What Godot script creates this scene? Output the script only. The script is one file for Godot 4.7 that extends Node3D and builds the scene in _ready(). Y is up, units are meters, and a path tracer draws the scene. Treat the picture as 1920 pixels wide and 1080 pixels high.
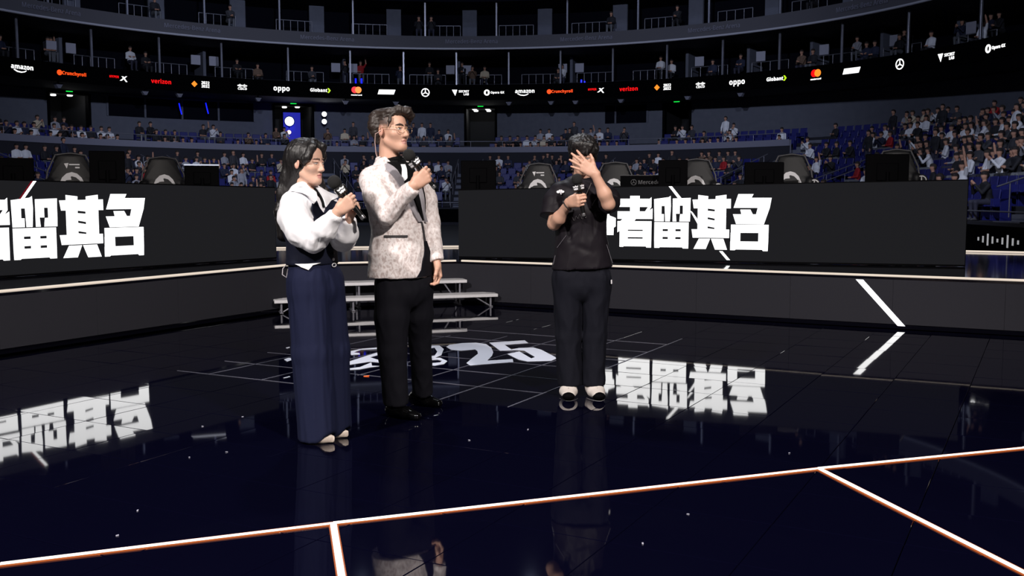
extends Node3D
# An arena stage with two presenters and a player, team screens, gaming chairs, a half-full bowl of seats and its suites.

const EYE := 1.32
const FOCAL := 1900.0
const BOWL := Vector3(-3.0, 0.0, -35.65)      # centre of the rounded end of the bowl
const AX := Vector3(0.467, 0.0, -0.884)       # the two axes of the stage's square grid
const BX := Vector3(0.885, 0.0, 0.466)
var M := {}
var rng := RandomNumberGenerator.new()


# ---------- a mesh of flat or smooth faces ----------
class Shape:
	var v := PackedVector3Array()
	var n := PackedVector3Array()
	var c := PackedColorArray()
	var t := PackedInt32Array()
	var tint := Color.WHITE

	func vert(p: Vector3, nn: Vector3) -> int:
		v.append(p); n.append(nn); c.append(tint)
		return v.size() - 1

	func tri(a: Vector3, b: Vector3, d: Vector3) -> void:       # counter-clockwise from outside
		var nn := (b - a).cross(d - a).normalized()
		var i := vert(a, nn)
		vert(b, nn); vert(d, nn)
		t.append_array([i, i + 2, i + 1])

	func quad(a: Vector3, b: Vector3, d: Vector3, e: Vector3) -> void:
		var nn := (d - a).cross(e - b).normalized()
		var i := vert(a, nn)
		vert(b, nn); vert(d, nn); vert(e, nn)
		t.append_array([i, i + 2, i + 1, i, i + 3, i + 2])

	func face(i: int, j: int, k: int, l: int) -> void:
		t.append_array([i, k, j, i, l, k])

	func box(at: Vector3, size: Vector3, b := Basis.IDENTITY, bevel := 0.0) -> Shape:
		var h := size * 0.5
		var e := minf(bevel, minf(h.x, minf(h.y, h.z)) * 0.9)
		var ax := [b.x, b.y, b.z]
		var hh := [h.x, h.y, h.z]
		for k in 3:
			for s in [-1.0, 1.0]:
				var u: Vector3 = ax[(k + 1) % 3] * (hh[(k + 1) % 3] - e)
				var w: Vector3 = ax[(k + 2) % 3] * (hh[(k + 2) % 3] - e)
				var o: Vector3 = at + ax[k] * (hh[k] * s)
				if s > 0: quad(o - u - w, o + u - w, o + u + w, o - u + w)
				else: quad(o - w - u, o + w - u, o + w + u, o - w + u)
		if e > 0.0:
			for k in 3:
				var a3: Vector3 = ax[k] * (hh[k] - e)
				for s1 in [-1.0, 1.0]:
					for s2 in [-1.0, 1.0]:
						var p1: Vector3 = ax[(k + 1) % 3] * (hh[(k + 1) % 3] * s1) + ax[(k + 2) % 3] * ((hh[(k + 2) % 3] - e) * s2)
						var p2: Vector3 = ax[(k + 1) % 3] * ((hh[(k + 1) % 3] - e) * s1) + ax[(k + 2) % 3] * (hh[(k + 2) % 3] * s2)
						if s1 * s2 > 0: quad(at + p1 - a3, at + p2 - a3, at + p2 + a3, at + p1 + a3)
						else: quad(at + p2 - a3, at + p1 - a3, at + p1 + a3, at + p2 + a3)
			for sx in [-1.0, 1.0]:
				for sy in [-1.0, 1.0]:
					for sz in [-1.0, 1.0]:
						var px: Vector3 = at + b.x * (h.x * sx) + b.y * ((h.y - e) * sy) + b.z * ((h.z - e) * sz)
						var py: Vector3 = at + b.x * ((h.x - e) * sx) + b.y * (h.y * sy) + b.z * ((h.z - e) * sz)
						var pz: Vector3 = at + b.x * ((h.x - e) * sx) + b.y * ((h.y - e) * sy) + b.z * (h.z * sz)
						if sx * sy * sz > 0: tri(px, py, pz)
						else: tri(px, pz, py)
		return self

	func tube(path: Array, r, sides := 8, squash := 1.0) -> Shape:       # r: one radius, or one per point
		var prev := Vector3.ZERO
		var rings := []
		var up := Vector3.UP
		for i in path.size():
			var p: Vector3 = path[i]
			var d: Vector3 = (path[mini(i + 1, path.size() - 1)] - path[maxi(i - 1, 0)]).normalized()
			if i == 0:
				up = Vector3.UP if absf(d.y) < 0.9 else Vector3.RIGHT
			else:
				up = prev
			var s := d.cross(up).normalized()
			up = s.cross(d).normalized()
			prev = up
			var rr: float = r[i] if r is Array else r
			var ring := []
			for k in sides:
				var a := TAU * k / sides
				var o := s * cos(a) + up * (sin(a) * squash)
				ring.append(vert(p + o * rr, o.normalized()))
			rings.append(ring)
		for i in rings.size() - 1:
			for k in sides:
				var k2 := (k + 1) % sides
				face(rings[i][k], rings[i + 1][k], rings[i + 1][k2], rings[i][k2])
		for end in [0, path.size() - 1]:
			var d2: Vector3 = (path[1] - path[0]) if end == 0 else (path[end - 1] - path[end])
			var nn := -d2.normalized()
			var m := vert(path[end], nn)
			var ids := []
			for k in sides: ids.append(vert(v[rings[end][k]], nn))
			for k in sides:
				var k2 := (k + 1) % sides
				if end == 0: t.append_array([m, ids[k2], ids[k]])
				else: t.append_array([m, ids[k], ids[k2]])
		return self

	func lathe(at: Vector3, axis: Vector3, prof: Array, sides := 16) -> Shape:       # prof: Vector2(radius, along the axis)
		var y := axis.normalized()
		var x := (Vector3.RIGHT if absf(y.x) < 0.8 else Vector3.FORWARD).cross(y).normalized()
		var z := x.cross(y)
		var rings := []
		for i in prof.size():
			var q: Vector2 = prof[i]
			var dq: Vector2 = prof[mini(i + 1, prof.size() - 1)] - prof[maxi(i - 1, 0)]
			var ring := []
			for k in sides + 1:
				var a := TAU * k / sides
				var o := x * cos(a) - z * sin(a)
				ring.append(vert(at + o * q.x + y * q.y, (o * dq.y - y * dq.x).normalized()))
			rings.append(ring)
		for i in rings.size() - 1:
			for k in sides: face(rings[i][k], rings[i][k + 1], rings[i + 1][k + 1], rings[i + 1][k])
		return self

	func plate(poly: PackedVector2Array, o: Vector3, x: Vector3, y: Vector3, thick: float) -> Shape:       # a flat outline of some thickness standing out along x cross y
		var pts := poly
		var area := 0.0
		for i in pts.size(): area += pts[i].cross(pts[(i + 1) % pts.size()])
		if area < 0.0: pts.reverse()
		var z := x.cross(y).normalized()
		var ids := Geometry2D.triangulate_polygon(pts)
		for i in range(0, ids.size(), 3):
			var q := [pts[ids[i]], pts[ids[i + 1]], pts[ids[i + 2]]]
			if (q[1] - q[0]).cross(q[2] - q[0]) < 0: q = [q[0], q[2], q[1]]
			tri(o + x * q[0].x + y * q[0].y + z * thick, o + x * q[1].x + y * q[1].y + z * thick, o + x * q[2].x + y * q[2].y + z * thick)
		for i in pts.size():
			var a: Vector2 = pts[i]
			var b: Vector2 = pts[(i + 1) % pts.size()]
			var pa := o + x * a.x + y * a.y
			var pb := o + x * b.x + y * b.y
			quad(pa, pb, pb + z * thick, pa + z * thick)
		return self

	func sweep(frames: Array, prof: Array, closed := false) -> Shape:       # prof: Vector2(radius, height) along frames of [origin, outward]
		var m := prof.size()
		for i in (m if closed else m - 1):
			var p: Vector2 = prof[i]
			var q: Vector2 = prof[(i + 1) % m]
			var d := q - p
			var base := v.size()
			for f in frames:
				var nn: Vector3 = (f[1] * -d.y + Vector3.UP * d.x).normalized()
				vert(f[0] + f[1] * p.x + Vector3.UP * p.y, nn)
				vert(f[0] + f[1] * q.x + Vector3.UP * q.y, nn)
			for k in frames.size() - 1:
				face(base + 2 * k + 1, base + 2 * k + 3, base + 2 * k + 2, base + 2 * k)
		return self

	func smooth() -> void:       # normals from the faces, after points have been moved
		for i in n.size(): n[i] = Vector3.ZERO
		for q in range(0, t.size(), 3):
			var f := (v[t[q + 2]] - v[t[q]]).cross(v[t[q + 1]] - v[t[q]])
			for e in 3: n[t[q + e]] += f
		for i in n.size(): n[i] = n[i].normalized()

	func mesh() -> ArrayMesh:
		var a := []
		a.resize(Mesh.ARRAY_MAX)
		a[Mesh.ARRAY_VERTEX] = v; a[Mesh.ARRAY_NORMAL] = n; a[Mesh.ARRAY_COLOR] = c; a[Mesh.ARRAY_INDEX] = t
		var am := ArrayMesh.new()
		am.add_surface_from_arrays(Mesh.PRIMITIVE_TRIANGLES, a)
		return am


# ---------- smooth bodies: joined distances, meshed as surface nets ----------
class Field:
	var typ := PackedInt32Array()
	var sub := PackedInt32Array()
	var A := PackedVector3Array()
	var AB := PackedVector3Array()
	var inv := PackedFloat32Array()
	var R := PackedFloat32Array()          # six numbers each
	var S := PackedVector3Array()
	var Q := PackedVector3Array()
	var K := PackedFloat32Array()
	var col := PackedColorArray()
	var B: Array[Basis] = []

	func put(ty: int, a: Vector3, ab: Vector3, r: Array, s: Vector3, q: Vector3, k: float, cl: Color, b: Basis, minus: bool) -> void:
		typ.append(ty); sub.append(1 if minus else 0); A.append(a); AB.append(ab)
		inv.append(1.0 / maxf(ab.length_squared(), 1e-9))
		for x in r: R.append(x)
		S.append(s); Q.append(q); K.append(k); col.append(cl); B.append(b)

	func bone(a: Vector3, b: Vector3, ra: float, rb: float, cl := Color.WHITE, k := 0.02, minus := false) -> void:
		put(0, a, b - a, [ra, rb, 0, 0, 0, 0], Vector3.ZERO, Vector3.ZERO, k, cl, Basis.IDENTITY, minus)

	func chain(pts: Array, rs: Array, cl := Color.WHITE, k := 0.02) -> void:
		for i in pts.size() - 1: bone(pts[i], pts[i + 1], rs[i], rs[i + 1], cl, k)

	# an elliptical length: half-widths s along side, q across it; flat bits 1 and 2 cut its ends square
	func slab(a: Vector3, b: Vector3, sa: float, qa: float, sb: float, qb: float, side: Vector3, flat := 0, cl := Color.WHITE, k := 0.02, minus := false) -> void:
		var d := (b - a).normalized()
		var s := (side - d * side.dot(d)).normalized()
		put(1, a, b - a, [sa, qa, sb, qb, float(flat), 0], s, d.cross(s), k, cl, Basis.IDENTITY, minus)

	func loft(st: Array, side: Vector3, flat := 0, cl := Color.WHITE, k := 0.02) -> void:       # st: [point, half-width, half-depth]
		for i in st.size() - 1:
			var f := 0
			if i == 0 and flat & 1: f |= 1
			if i == st.size() - 2 and flat & 2: f |= 2
			slab(st[i][0], st[i + 1][0], st[i][1], st[i][2], st[i + 1][1], st[i + 1][2], side, f, cl, k)

	func orb(c: Vector3, r: Vector3, b := Basis.IDENTITY, cl := Color.WHITE, k := 0.02, minus := false) -> void:
		put(2, c, Vector3.ZERO, [r.x, r.y, r.z, 0, 0, 0], Vector3.ZERO, Vector3.ZERO, k, cl, b, minus)

	func block(c: Vector3, h: Vector3, b := Basis.IDENTITY, round := 0.004, minus := false, k := 0.006, cl := Color.WHITE) -> void:
		put(3, c, Vector3.ZERO, [h.x, h.y, h.z, round, 0, 0], Vector3.ZERO, Vector3.ZERO, k, cl, b, minus)

	func one(i: int, p: Vector3) -> float:
		var o := i * 6
		match typ[i]:
			0:
				var v := p - A[i]
				var t := clampf(v.dot(AB[i]) * inv[i], 0.0, 1.0)
				return (v - AB[i] * t).length() - lerpf(R[o], R[o + 1], t)
			1:
				var v := p - A[i]
				var tt := v.dot(AB[i]) * inv[i]
				var t := clampf(tt, 0.0, 1.0)
				var w := v - AB[i] * t
				var s := w.dot(S[i])
				var q := w.dot(Q[i])
				var rs := lerpf(R[o], R[o + 2], t)
				var rq := lerpf(R[o + 1], R[o + 3], t)
				var rc := minf(rs, rq)
				var f := int(R[o + 4])
				var x := 0.0
				if tt < 0.0 and not f & 1 or tt > 1.0 and not f & 2:
					x = w.length_squared() - s * s - q * q
				var d := (sqrt(s * s / (rs * rs) + q * q / (rq * rq) + x / (rc * rc)) - 1.0) * rc
				if f & 1: d = maxf(d, -tt / sqrt(inv[i]))
				if f & 2: d = maxf(d, (tt - 1.0) / sqrt(inv[i]))
				return d
			2:
				var v: Vector3 = (p - A[i]) * B[i]
				var r := Vector3(R[o], R[o + 1], R[o + 2])
				var k0 := (v / r).length()
				var k1 := (v / (r * r)).length()
				return k0 * (k0 - 1.0) / maxf(k1, 1e-6)
			_:
				var v: Vector3 = ((p - A[i]) * B[i]).abs() - Vector3(R[o], R[o + 1], R[o + 2]) + Vector3.ONE * R[o + 3]
				return v.max(Vector3.ZERO).length() + minf(maxf(v.x, maxf(v.y, v.z)), 0.0) - R[o + 3]

	func near(ids: PackedInt32Array, p: Vector3) -> float:
		var d := 1e9
		for i in ids:
			var e := one(i, p)
			var k := K[i]
			if sub[i]:
				e = -e
				var h := maxf(k - absf(d - e), 0.0) / k
				d = maxf(d, e) + h * h * k * 0.25
			else:
				var h := maxf(k - absf(d - e), 0.0) / k
				d = minf(d, e) - h * h * k * 0.25
		return d

	func colour(ids: PackedInt32Array, p: Vector3) -> Color:
		var best := 1e9
		var c := Color.WHITE
		for i in ids:
			if sub[i]: continue
			var e := one(i, p)
			if e < best:
				best = e; c = col[i]
		return c

	func into(out: Shape, cell: float, paint := false) -> void:
		var lo := Vector3.ONE * 1e9
		var hi := -lo
		var all := PackedInt32Array()
		for i in typ.size():
			all.append(i)
			if sub[i]: continue
			var o := i * 6
			var r := maxf(maxf(R[o], R[o + 1]), maxf(R[o + 2] if typ[i] else 0.0, R[o + 3] if typ[i] == 1 else 0.0))
			if typ[i] == 3: r = Vector3(R[o], R[o + 1], R[o + 2]).length()
			for e in [A[i], A[i] + AB[i]]:
				lo = lo.min(e - Vector3.ONE * r); hi = hi.max(e + Vector3.ONE * r)
		lo -= Vector3.ONE * cell * 3.3
		hi += Vector3.ONE * cell * 3.0
		var N := 6
		var bn := Vector3i(((hi - lo) / (cell * N)).ceil())
		var nx := bn.x * N
		var ny := bn.y * N
		var nz := bn.z * N
		var val := PackedFloat32Array()
		val.resize(nx * ny * nz)
		val.fill(1.0)
		var rad := cell * N * 0.5 * 1.7321
		var act := []
		for bz in bn.z:
			for by in bn.y:
				for bx in bn.x:
					var c := lo + (Vector3(bx, by, bz) + Vector3.ONE * 0.5) * (cell * N)
					var ds := PackedFloat32Array()
					var m := 1e9
					for i in all:
						var e := one(i, c)
						ds.append(e)
						if not sub[i]: m = minf(m, e)
					if m > rad * 2.2 + 0.03: continue
					var ids := PackedInt32Array()
					for i in all:
						if sub[i]:
							if ds[i] < rad * 2.0 + K[i]: ids.append(i)
						elif ds[i] < m + rad * 2.4 + K[i]: ids.append(i)
					var d0 := near(ids, c)
					var o0 := (bz * N * ny + by * N) * nx + bx * N
					if absf(d0) > rad * 1.25 + cell * 2.0:
						if d0 < 0:
							for z in N:
								for y in N:
									for x in N: val[o0 + (z * ny + y) * nx + x] = -1.0
						continue
					act.append([bx, by, bz, ids])
					for z in N:
						for y in N:
							var oo := o0 + (z * ny + y) * nx
							for x in N:
								val[oo + x] = near(ids, lo + Vector3(bx * N + x, by * N + y, bz * N + z) * cell)
		var idx := PackedInt32Array()
		idx.resize(nx * ny * nz)
		idx.fill(-1)
		var cells := []
		var sy := nx
		var sz := nx * ny
		for b in act:
			for z in range(b[2] * N, mini(b[2] * N + N, nz - 1)):
				for y in range(b[1] * N, mini(b[1] * N + N, ny - 1)):
					for x in range(b[0] * N, mini(b[0] * N + N, nx - 1)):
						var o: int = z * sz + y * sy + x
						var a0 := val[o]
						var a1 := val[o + 1]
						var a2 := val[o + sy]
						var a3 := val[o + sy + 1]
						var a4 := val[o + sz]
						var a5 := val[o + sz + 1]
						var a6 := val[o + sz + sy]
						var a7 := val[o + sz + sy + 1]
						var neg := int(a0 < 0) + int(a1 < 0) + int(a2 < 0) + int(a3 < 0) + int(a4 < 0) + int(a5 < 0) + int(a6 < 0) + int(a7 < 0)
						if neg == 0 or neg == 8: continue
						var sum := Vector3.ZERO
						var cnt := 0.0
						if (a0 < 0) != (a1 < 0): sum += Vector3(a0 / (a0 - a1), 0, 0); cnt += 1
						if (a2 < 0) != (a3 < 0): sum += Vector3(a2 / (a2 - a3), 1, 0); cnt += 1
						if (a4 < 0) != (a5 < 0): sum += Vector3(a4 / (a4 - a5), 0, 1); cnt += 1
						if (a6 < 0) != (a7 < 0): sum += Vector3(a6 / (a6 - a7), 1, 1); cnt += 1
						if (a0 < 0) != (a2 < 0): sum += Vector3(0, a0 / (a0 - a2), 0); cnt += 1
						if (a1 < 0) != (a3 < 0): sum += Vector3(1, a1 / (a1 - a3), 0); cnt += 1
						if (a4 < 0) != (a6 < 0): sum += Vector3(0, a4 / (a4 - a6), 1); cnt += 1
						if (a5 < 0) != (a7 < 0): sum += Vector3(1, a5 / (a5 - a7), 1); cnt += 1
						if (a0 < 0) != (a4 < 0): sum += Vector3(0, 0, a0 / (a0 - a4)); cnt += 1
						if (a1 < 0) != (a5 < 0): sum += Vector3(1, 0, a1 / (a1 - a5)); cnt += 1
						if (a2 < 0) != (a6 < 0): sum += Vector3(0, 1, a2 / (a2 - a6)); cnt += 1
						if (a3 < 0) != (a7 < 0): sum += Vector3(1, 1, a3 / (a3 - a7)); cnt += 1
						var p: Vector3 = lo + (Vector3(x, y, z) + sum / cnt) * cell
						var g := Vector3(a1 + a3 + a5 + a7 - a0 - a2 - a4 - a6, a2 + a3 + a6 + a7 - a0 - a1 - a4 - a5, a4 + a5 + a6 + a7 - a0 - a1 - a2 - a3).normalized()
						if paint: out.tint = colour(b[3], p)
						idx[o] = out.vert(p, g)
						cells.append(o)
		for o in cells:
			var a0 := val[o]
			for ax in 3:
				var s1: int = [1, sy, sz][ax]
				var s2: int = [sy, sz, 1][ax]
				var s3: int = [sz, 1, sy][ax]
				var a1 := val[o + s1]
				if (a0 < 0) == (a1 < 0): continue
				var i1 := idx[o - s2 - s3]
				var i2 := idx[o - s3]
				var i3 := idx[o]
				var i4 := idx[o - s2]
				if i1 < 0 or i2 < 0 or i4 < 0: continue
				if a0 < 0: out.face(i1, i2, i3, i4)
				else: out.face(i1, i4, i3, i2)
		out.tint = Color.WHITE


# ---------- objects ----------
func obj(called: String, shape, m: Material, parent: Node = self) -> MeshInstance3D:
	var o := MeshInstance3D.new()
	o.name = called
	o.mesh = shape.mesh() if shape is Shape else shape
	o.material_override = m
	o.cast_shadow = GeometryInstance3D.SHADOW_CASTING_SETTING_ON
	parent.add_child(o, true)
	return o

func tag(o: Node, label: String, category: String, group := "") -> Node:
	o.set_meta("label", label)
	o.set_meta("category", category)
	if group: o.set_meta("group", group)
	return o

func thing(called: String, label: String, category: String, at := Vector3.ZERO, basis := Basis.IDENTITY, group := "") -> Node3D:
	var o := Node3D.new()
	o.name = called
	add_child(o, true)
	o.transform = Transform3D(basis, at)
	tag(o, label, category, group)
	return o

func struct(o: Node, label := "") -> Node:
	o.set_meta("kind", "structure")
	if label: o.set_meta("label", label)
	return o

func stuff(o: Node) -> Node:
	o.set_meta("kind", "stuff")
	return o

func mat(c: Color, rough := 0.6, metal := 0.0) -> StandardMaterial3D:
	var m := StandardMaterial3D.new()
	m.albedo_color = c
	m.roughness = rough
	m.metallic = metal
	return m

func glow(c: Color, energy: float, base := Color(0.02, 0.02, 0.02)) -> StandardMaterial3D:
	var m := mat(base, 0.35)
	m.emission_enabled = true
	m.emission = c
	m.emission_energy_multiplier = energy
	return m

func painted(rough := 0.7) -> StandardMaterial3D:
	var m := mat(Color.WHITE, rough)
	m.vertex_color_use_as_albedo = true
	return m

func lin(r: int, g: int, b: int) -> Color:
	return Color(r / 255.0, g / 255.0, b / 255.0).srgb_to_linear()

func noise_tex(freq: float, seed_: int, stops: Array, kind := FastNoiseLite.TYPE_SIMPLEX_SMOOTH, size := 256, warp := 0.0) -> NoiseTexture2D:
	var f := FastNoiseLite.new()
	f.noise_type = kind
	f.frequency = freq
	f.seed = seed_
	if warp > 0.0:
		f.domain_warp_enabled = true
		f.domain_warp_amplitude = warp
		f.domain_warp_frequency = freq * 2.0
	var t := NoiseTexture2D.new()
	t.width = size; t.height = size; t.seamless = true; t.noise = f
	if stops:
		var g := Gradient.new()
		var off := PackedFloat32Array()
		var cs := PackedColorArray()
		for s in stops:
			off.append(s[0]); cs.append(s[1])
		g.offsets = off; g.colors = cs
		t.color_ramp = g
	return t

func bumps(m: StandardMaterial3D, freq: float, seed_: int, depth: float, scale: Vector3, stretch := Vector3.ONE) -> void:
	m.uv1_triplanar = true
	m.uv1_scale = scale * stretch
	m.heightmap_enabled = true
	m.heightmap_texture = noise_tex(freq, seed_, [])
	m.heightmap_scale = depth

func words(text: String, height: float, serif := false, bold := true) -> TextMesh:
	var f := SystemFont.new()
	f.font_names = PackedStringArray(["Droid Serif" if serif else "Droid Sans"])
	f.font_weight = 700 if bold else 400
	var tm := TextMesh.new()
	tm.font = f
	tm.text = text
	tm.font_size = 64
	tm.pixel_size = height / 64.0
	tm.depth = 0.012
	return tm

func see(p: Vector3) -> Vector2:       # where a point falls in the 1920 x 1080 frame: only used to leave out what is never in view
	var a := atan(175.0 / FOCAL)
	var q := p - Vector3(0, EYE, 0)
	var zc := -q.y * sin(a) - q.z * cos(a)
	if zc < 0.1: return Vector2(-9999, -9999)
	return Vector2(960 + FOCAL * q.x / zc, 540 - FOCAL * (q.y * cos(a) - q.z * sin(a)) / zc)


func materials() -> void:
	M.floor = mat(Color(0.02, 0.02, 0.085), 0.03)  # navy tint stands in for blue light mirrored from above
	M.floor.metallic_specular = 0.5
	M.deck = mat(Color(0.03, 0.03, 0.06), 0.06)
	M.black = mat(Color(0.018, 0.018, 0.026), 0.7)
	M.black.metallic_specular = 0.14
	M.dull = mat(Color(0.045, 0.045, 0.055), 0.8)
	M.screen = glow(Color(0.112, 0.112, 0.122), 1.0, Color(0.02, 0.02, 0.022))
	M.screen.roughness = 0.95
	M.screen.metallic_specular = 0.1
	M.riser = mat(Color(0.17, 0.17, 0.195), 0.9)
	M.riser.metallic_specular = 0.2
	M.letters = glow(Color(1, 1, 1), 1.9, Color(0.3, 0.3, 0.3))
	M.neon = glow(Color(1.0, 0.95, 0.88), 2.6)
	M.neon_halo = glow(Color(1.0, 0.5, 0.22), 0.5)  # amber halo of the light lines, put into glowing edges
	M.wave = glow(Color(0.9, 0.9, 0.92), 0.4)
	M.neon_thin = glow(Color(1.0, 0.93, 0.86), 0.85)
	M.graphic = mat(Color(0.84, 0.86, 0.92), 0.5)
	M.seam = mat(Color(0.36, 0.36, 0.41), 0.5)
	M.steel = mat(Color(0.88, 0.88, 0.9), 0.35, 0.3)
	M.steel_dark = mat(Color(0.5, 0.5, 0.54), 0.4, 0.4)
	M.wall = mat(Color(0.36, 0.37, 0.42), 0.85)
	M.wall.uv1_triplanar = true
	M.wall.uv1_world_triplanar = true
	M.wall.albedo_texture = noise_tex(0.02, 3, [[0.2, Color(0.94, 0.94, 0.95)], [0.8, Color(1, 1, 1)]])
	M.wall.uv1_scale = Vector3.ONE * 0.4
	M.terrace = mat(Color(0.09, 0.09, 0.13), 0.9)
	M.parapet = mat(Color(0.42, 0.42, 0.48), 0.7)
	M.fascia = mat(Color(0.27, 0.265, 0.29), 0.8)
	M.navy = mat(Color(0.03, 0.035, 0.075), 0.9)
	M.navy.metallic_specular = 0.2
	M.void = mat(Color(0.02, 0.02, 0.03), 0.9)
	M.seat = mat(Color(0.07, 0.085, 0.36), 0.5)
	M.rail = mat(Color(0.5, 0.5, 0.54), 0.35, 0.6)
	M.pale = mat(Color(0.62, 0.62, 0.68), 0.7)
	M.led_black = mat(Color(0.012, 0.012, 0.016), 0.9)
	M.led_black.metallic_specular = 0.1
	M.chair = mat(Color(0.06, 0.064, 0.085), 0.6)
	M.chair_trim = mat(Color(0.26, 0.26, 0.28), 0.5)
	M.white = mat(Color(0.9, 0.9, 0.9), 0.5)
	M.print_white = mat(Color(0.88, 0.88, 0.9), 0.6)
	M.lamp = glow(Color(1, 0.98, 0.94), 6.0)
	M.crowd = painted(0.8)


func _ready() -> void:
	rng.seed = 20250
	var cam := Camera3D.new()
	cam.name = "camera"
	cam.position = Vector3(0, EYE, 0)
	cam.rotation.x = -atan(175.0 / FOCAL)
	cam.fov = rad_to_deg(2.0 * atan(540.0 / FOCAL))
	cam.near = 0.05
	cam.far = 300.0
	add_child(cam)
	var env := Environment.new()
	env.background_mode = Environment.BG_COLOR
	env.background_color = Color(0.01, 0.01, 0.016)
	env.tonemap_mode = Environment.TONE_MAPPER_LINEAR
	env.tonemap_exposure = 1.0
	env.sdfgi_enabled = true
	env.ssao_enabled = true
	env.ssil_enabled = true
	var we := WorldEnvironment.new()
	we.name = "surroundings"
	we.environment = env
	add_child(we)
	materials()
	# stage lamps on the truss above the camera, then unseen lamps added for the stands
	stage_lamp(Vector3(4.6, 7.4, 3.2), Vector3(0.0, 1.2, -6.2), 150.0, Color(1.0, 0.96, 0.93), 30.0, "stage lamp on the truss over the floor's dark corner", 0.28)
	stage_lamp(Vector3(-5.6, 7.0, 1.6), Vector3(-0.6, 1.2, -6.0), 130.0, Color(1.0, 0.97, 0.95), 30.0, "stage lamp on the truss over the lettered screen's start", 0.28)
	stage_lamp(Vector3(-1.5, 9.5, -11.5), Vector3(-0.4, 1.0, -6.2), 40.0, Color(0.95, 0.97, 1.0), 20.0, "stage lamp hung behind the presenters", 0.2)
	for k in 3:  # unseen spots added to brighten the crowd and concourse wall
		var g := [Vector3(-22, 4.0, -44), Vector3(-3, 4.0, -58), Vector3(15, 3.5, -40)]
		stage_lamp(Vector3(-4.0 + 4.0 * k, 10.5, -13.0), g[k], [280.0, 410.0, 190.0][k], Color(0.86, 0.9, 1.0), 32.0, ["unseen lamp added over the stage to light the stand past the woman", "unseen lamp added over the stage to light the stand by the middle doorway", "unseen lamp added over the stage to light the slanting steps"][k], 0.2)
	for k in 4:  # unseen omni lamps added to brighten stands and suites from above
		var a := lerpf(0.12, 0.88, k / 3.0) * PI
		added_roof_lamp(BOWL + Vector3(cos(a) * 10.0, 17.0, -sin(a) * 10.0), 9.0, k)
	stage()
	screens()
	desks()
	bowl()
	ribbon()
	suites()
	vomitories()
	seats_and_crowd()
	people()
	litter()


func stage_lamp(at: Vector3, aim: Vector3, energy: float, c: Color, angle: float, label: String, size: float) -> void:
	var y := (aim - at).normalized()
	var t := thing("stage_spotlight", label, "spotlight", at)
	var s := Shape.new()
	s.lathe(Vector3.ZERO, y, [Vector2(0.001, -0.42), Vector2(0.15, -0.42), Vector2(0.19, -0.3), Vector2(0.19, -0.02), Vector2(0.21, 0.0), Vector2(0.21, 0.06), Vector2(0.18, 0.06), Vector2(0.18, -0.01)], 20)
	obj("housing", s, M.black, t)
	var l := Shape.new()
	l.lathe(Vector3.ZERO, y, [Vector2(0.175, 0.0), Vector2(0.12, 0.02), Vector2(0.001, 0.03)], 20)
	obj("lens", l, M.lamp, t)
	var b := Shape.new()
	b.tube([Vector3(-0.26, -0.05, 0), Vector3(-0.26, 0.4, 0), Vector3(0.26, 0.4, 0), Vector3(0.26, -0.05, 0)], 0.02)
	obj("yoke", b, M.black, t)
	var p := Shape.new()
	p.tube([Vector3(0, 0.4, 0), Vector3(0, 23.0 - at.y, 0)], 0.03)
	obj("hanging_pole", p, M.black, t)
	var sp := SpotLight3D.new()
	sp.name = "beam"
	add_child(sp, true)
	sp.position = at + y * 0.1
	sp.basis = Basis.looking_at(y)
	sp.light_energy = energy
	sp.light_color = c
	sp.light_size = size
	sp.spot_angle = angle
	sp.spot_angle_attenuation = 0.6
	sp.spot_range = 80.0
	sp.spot_attenuation = 2.0
	sp.shadow_enabled = true


func added_roof_lamp(at: Vector3, energy: float, k: int) -> void:
	var t := thing("added_roof_lamp", "dim unseen lamp added under the roof " + ["by the straight side", "over the slanting steps", "over the middle doorway", "over the curve beyond the woman"][k], "lamp", at, Basis.IDENTITY, "added lamps under the roof")
	var s := Shape.new()
	s.lathe(Vector3.ZERO, Vector3.UP, [Vector2(0.001, -0.2), Vector2(0.14, -0.14), Vector2(0.2, 0.0), Vector2(0.14, 0.14), Vector2(0.001, 0.2)], 16)
	obj("bulb", s, M.hall if M.has("hall") else M.lamp, t)
	var p := Shape.new()
	p.tube([Vector3(0, 0.2, 0), Vector3(0, 23.0 - at.y, 0)], 0.03)
	obj("hanging_pole", p, M.black, t)
	var o := OmniLight3D.new()
	o.name = "added_roof_glow"
	add_child(o, true)
	o.position = at
	o.light_energy = energy
	o.light_color = Color(0.78, 0.84, 1.0)
	o.light_size = 0.15
	o.omni_range = 120.0
	o.omni_attenuation = 2.0
	o.shadow_enabled = true


# ---------- the stage ----------
const CL := Vector3(-2.422, 0, -11.755)       # corners of the raised deck's front
const CR := Vector3(-0.659, 0, -12.298)
const DECK := 0.515

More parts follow.
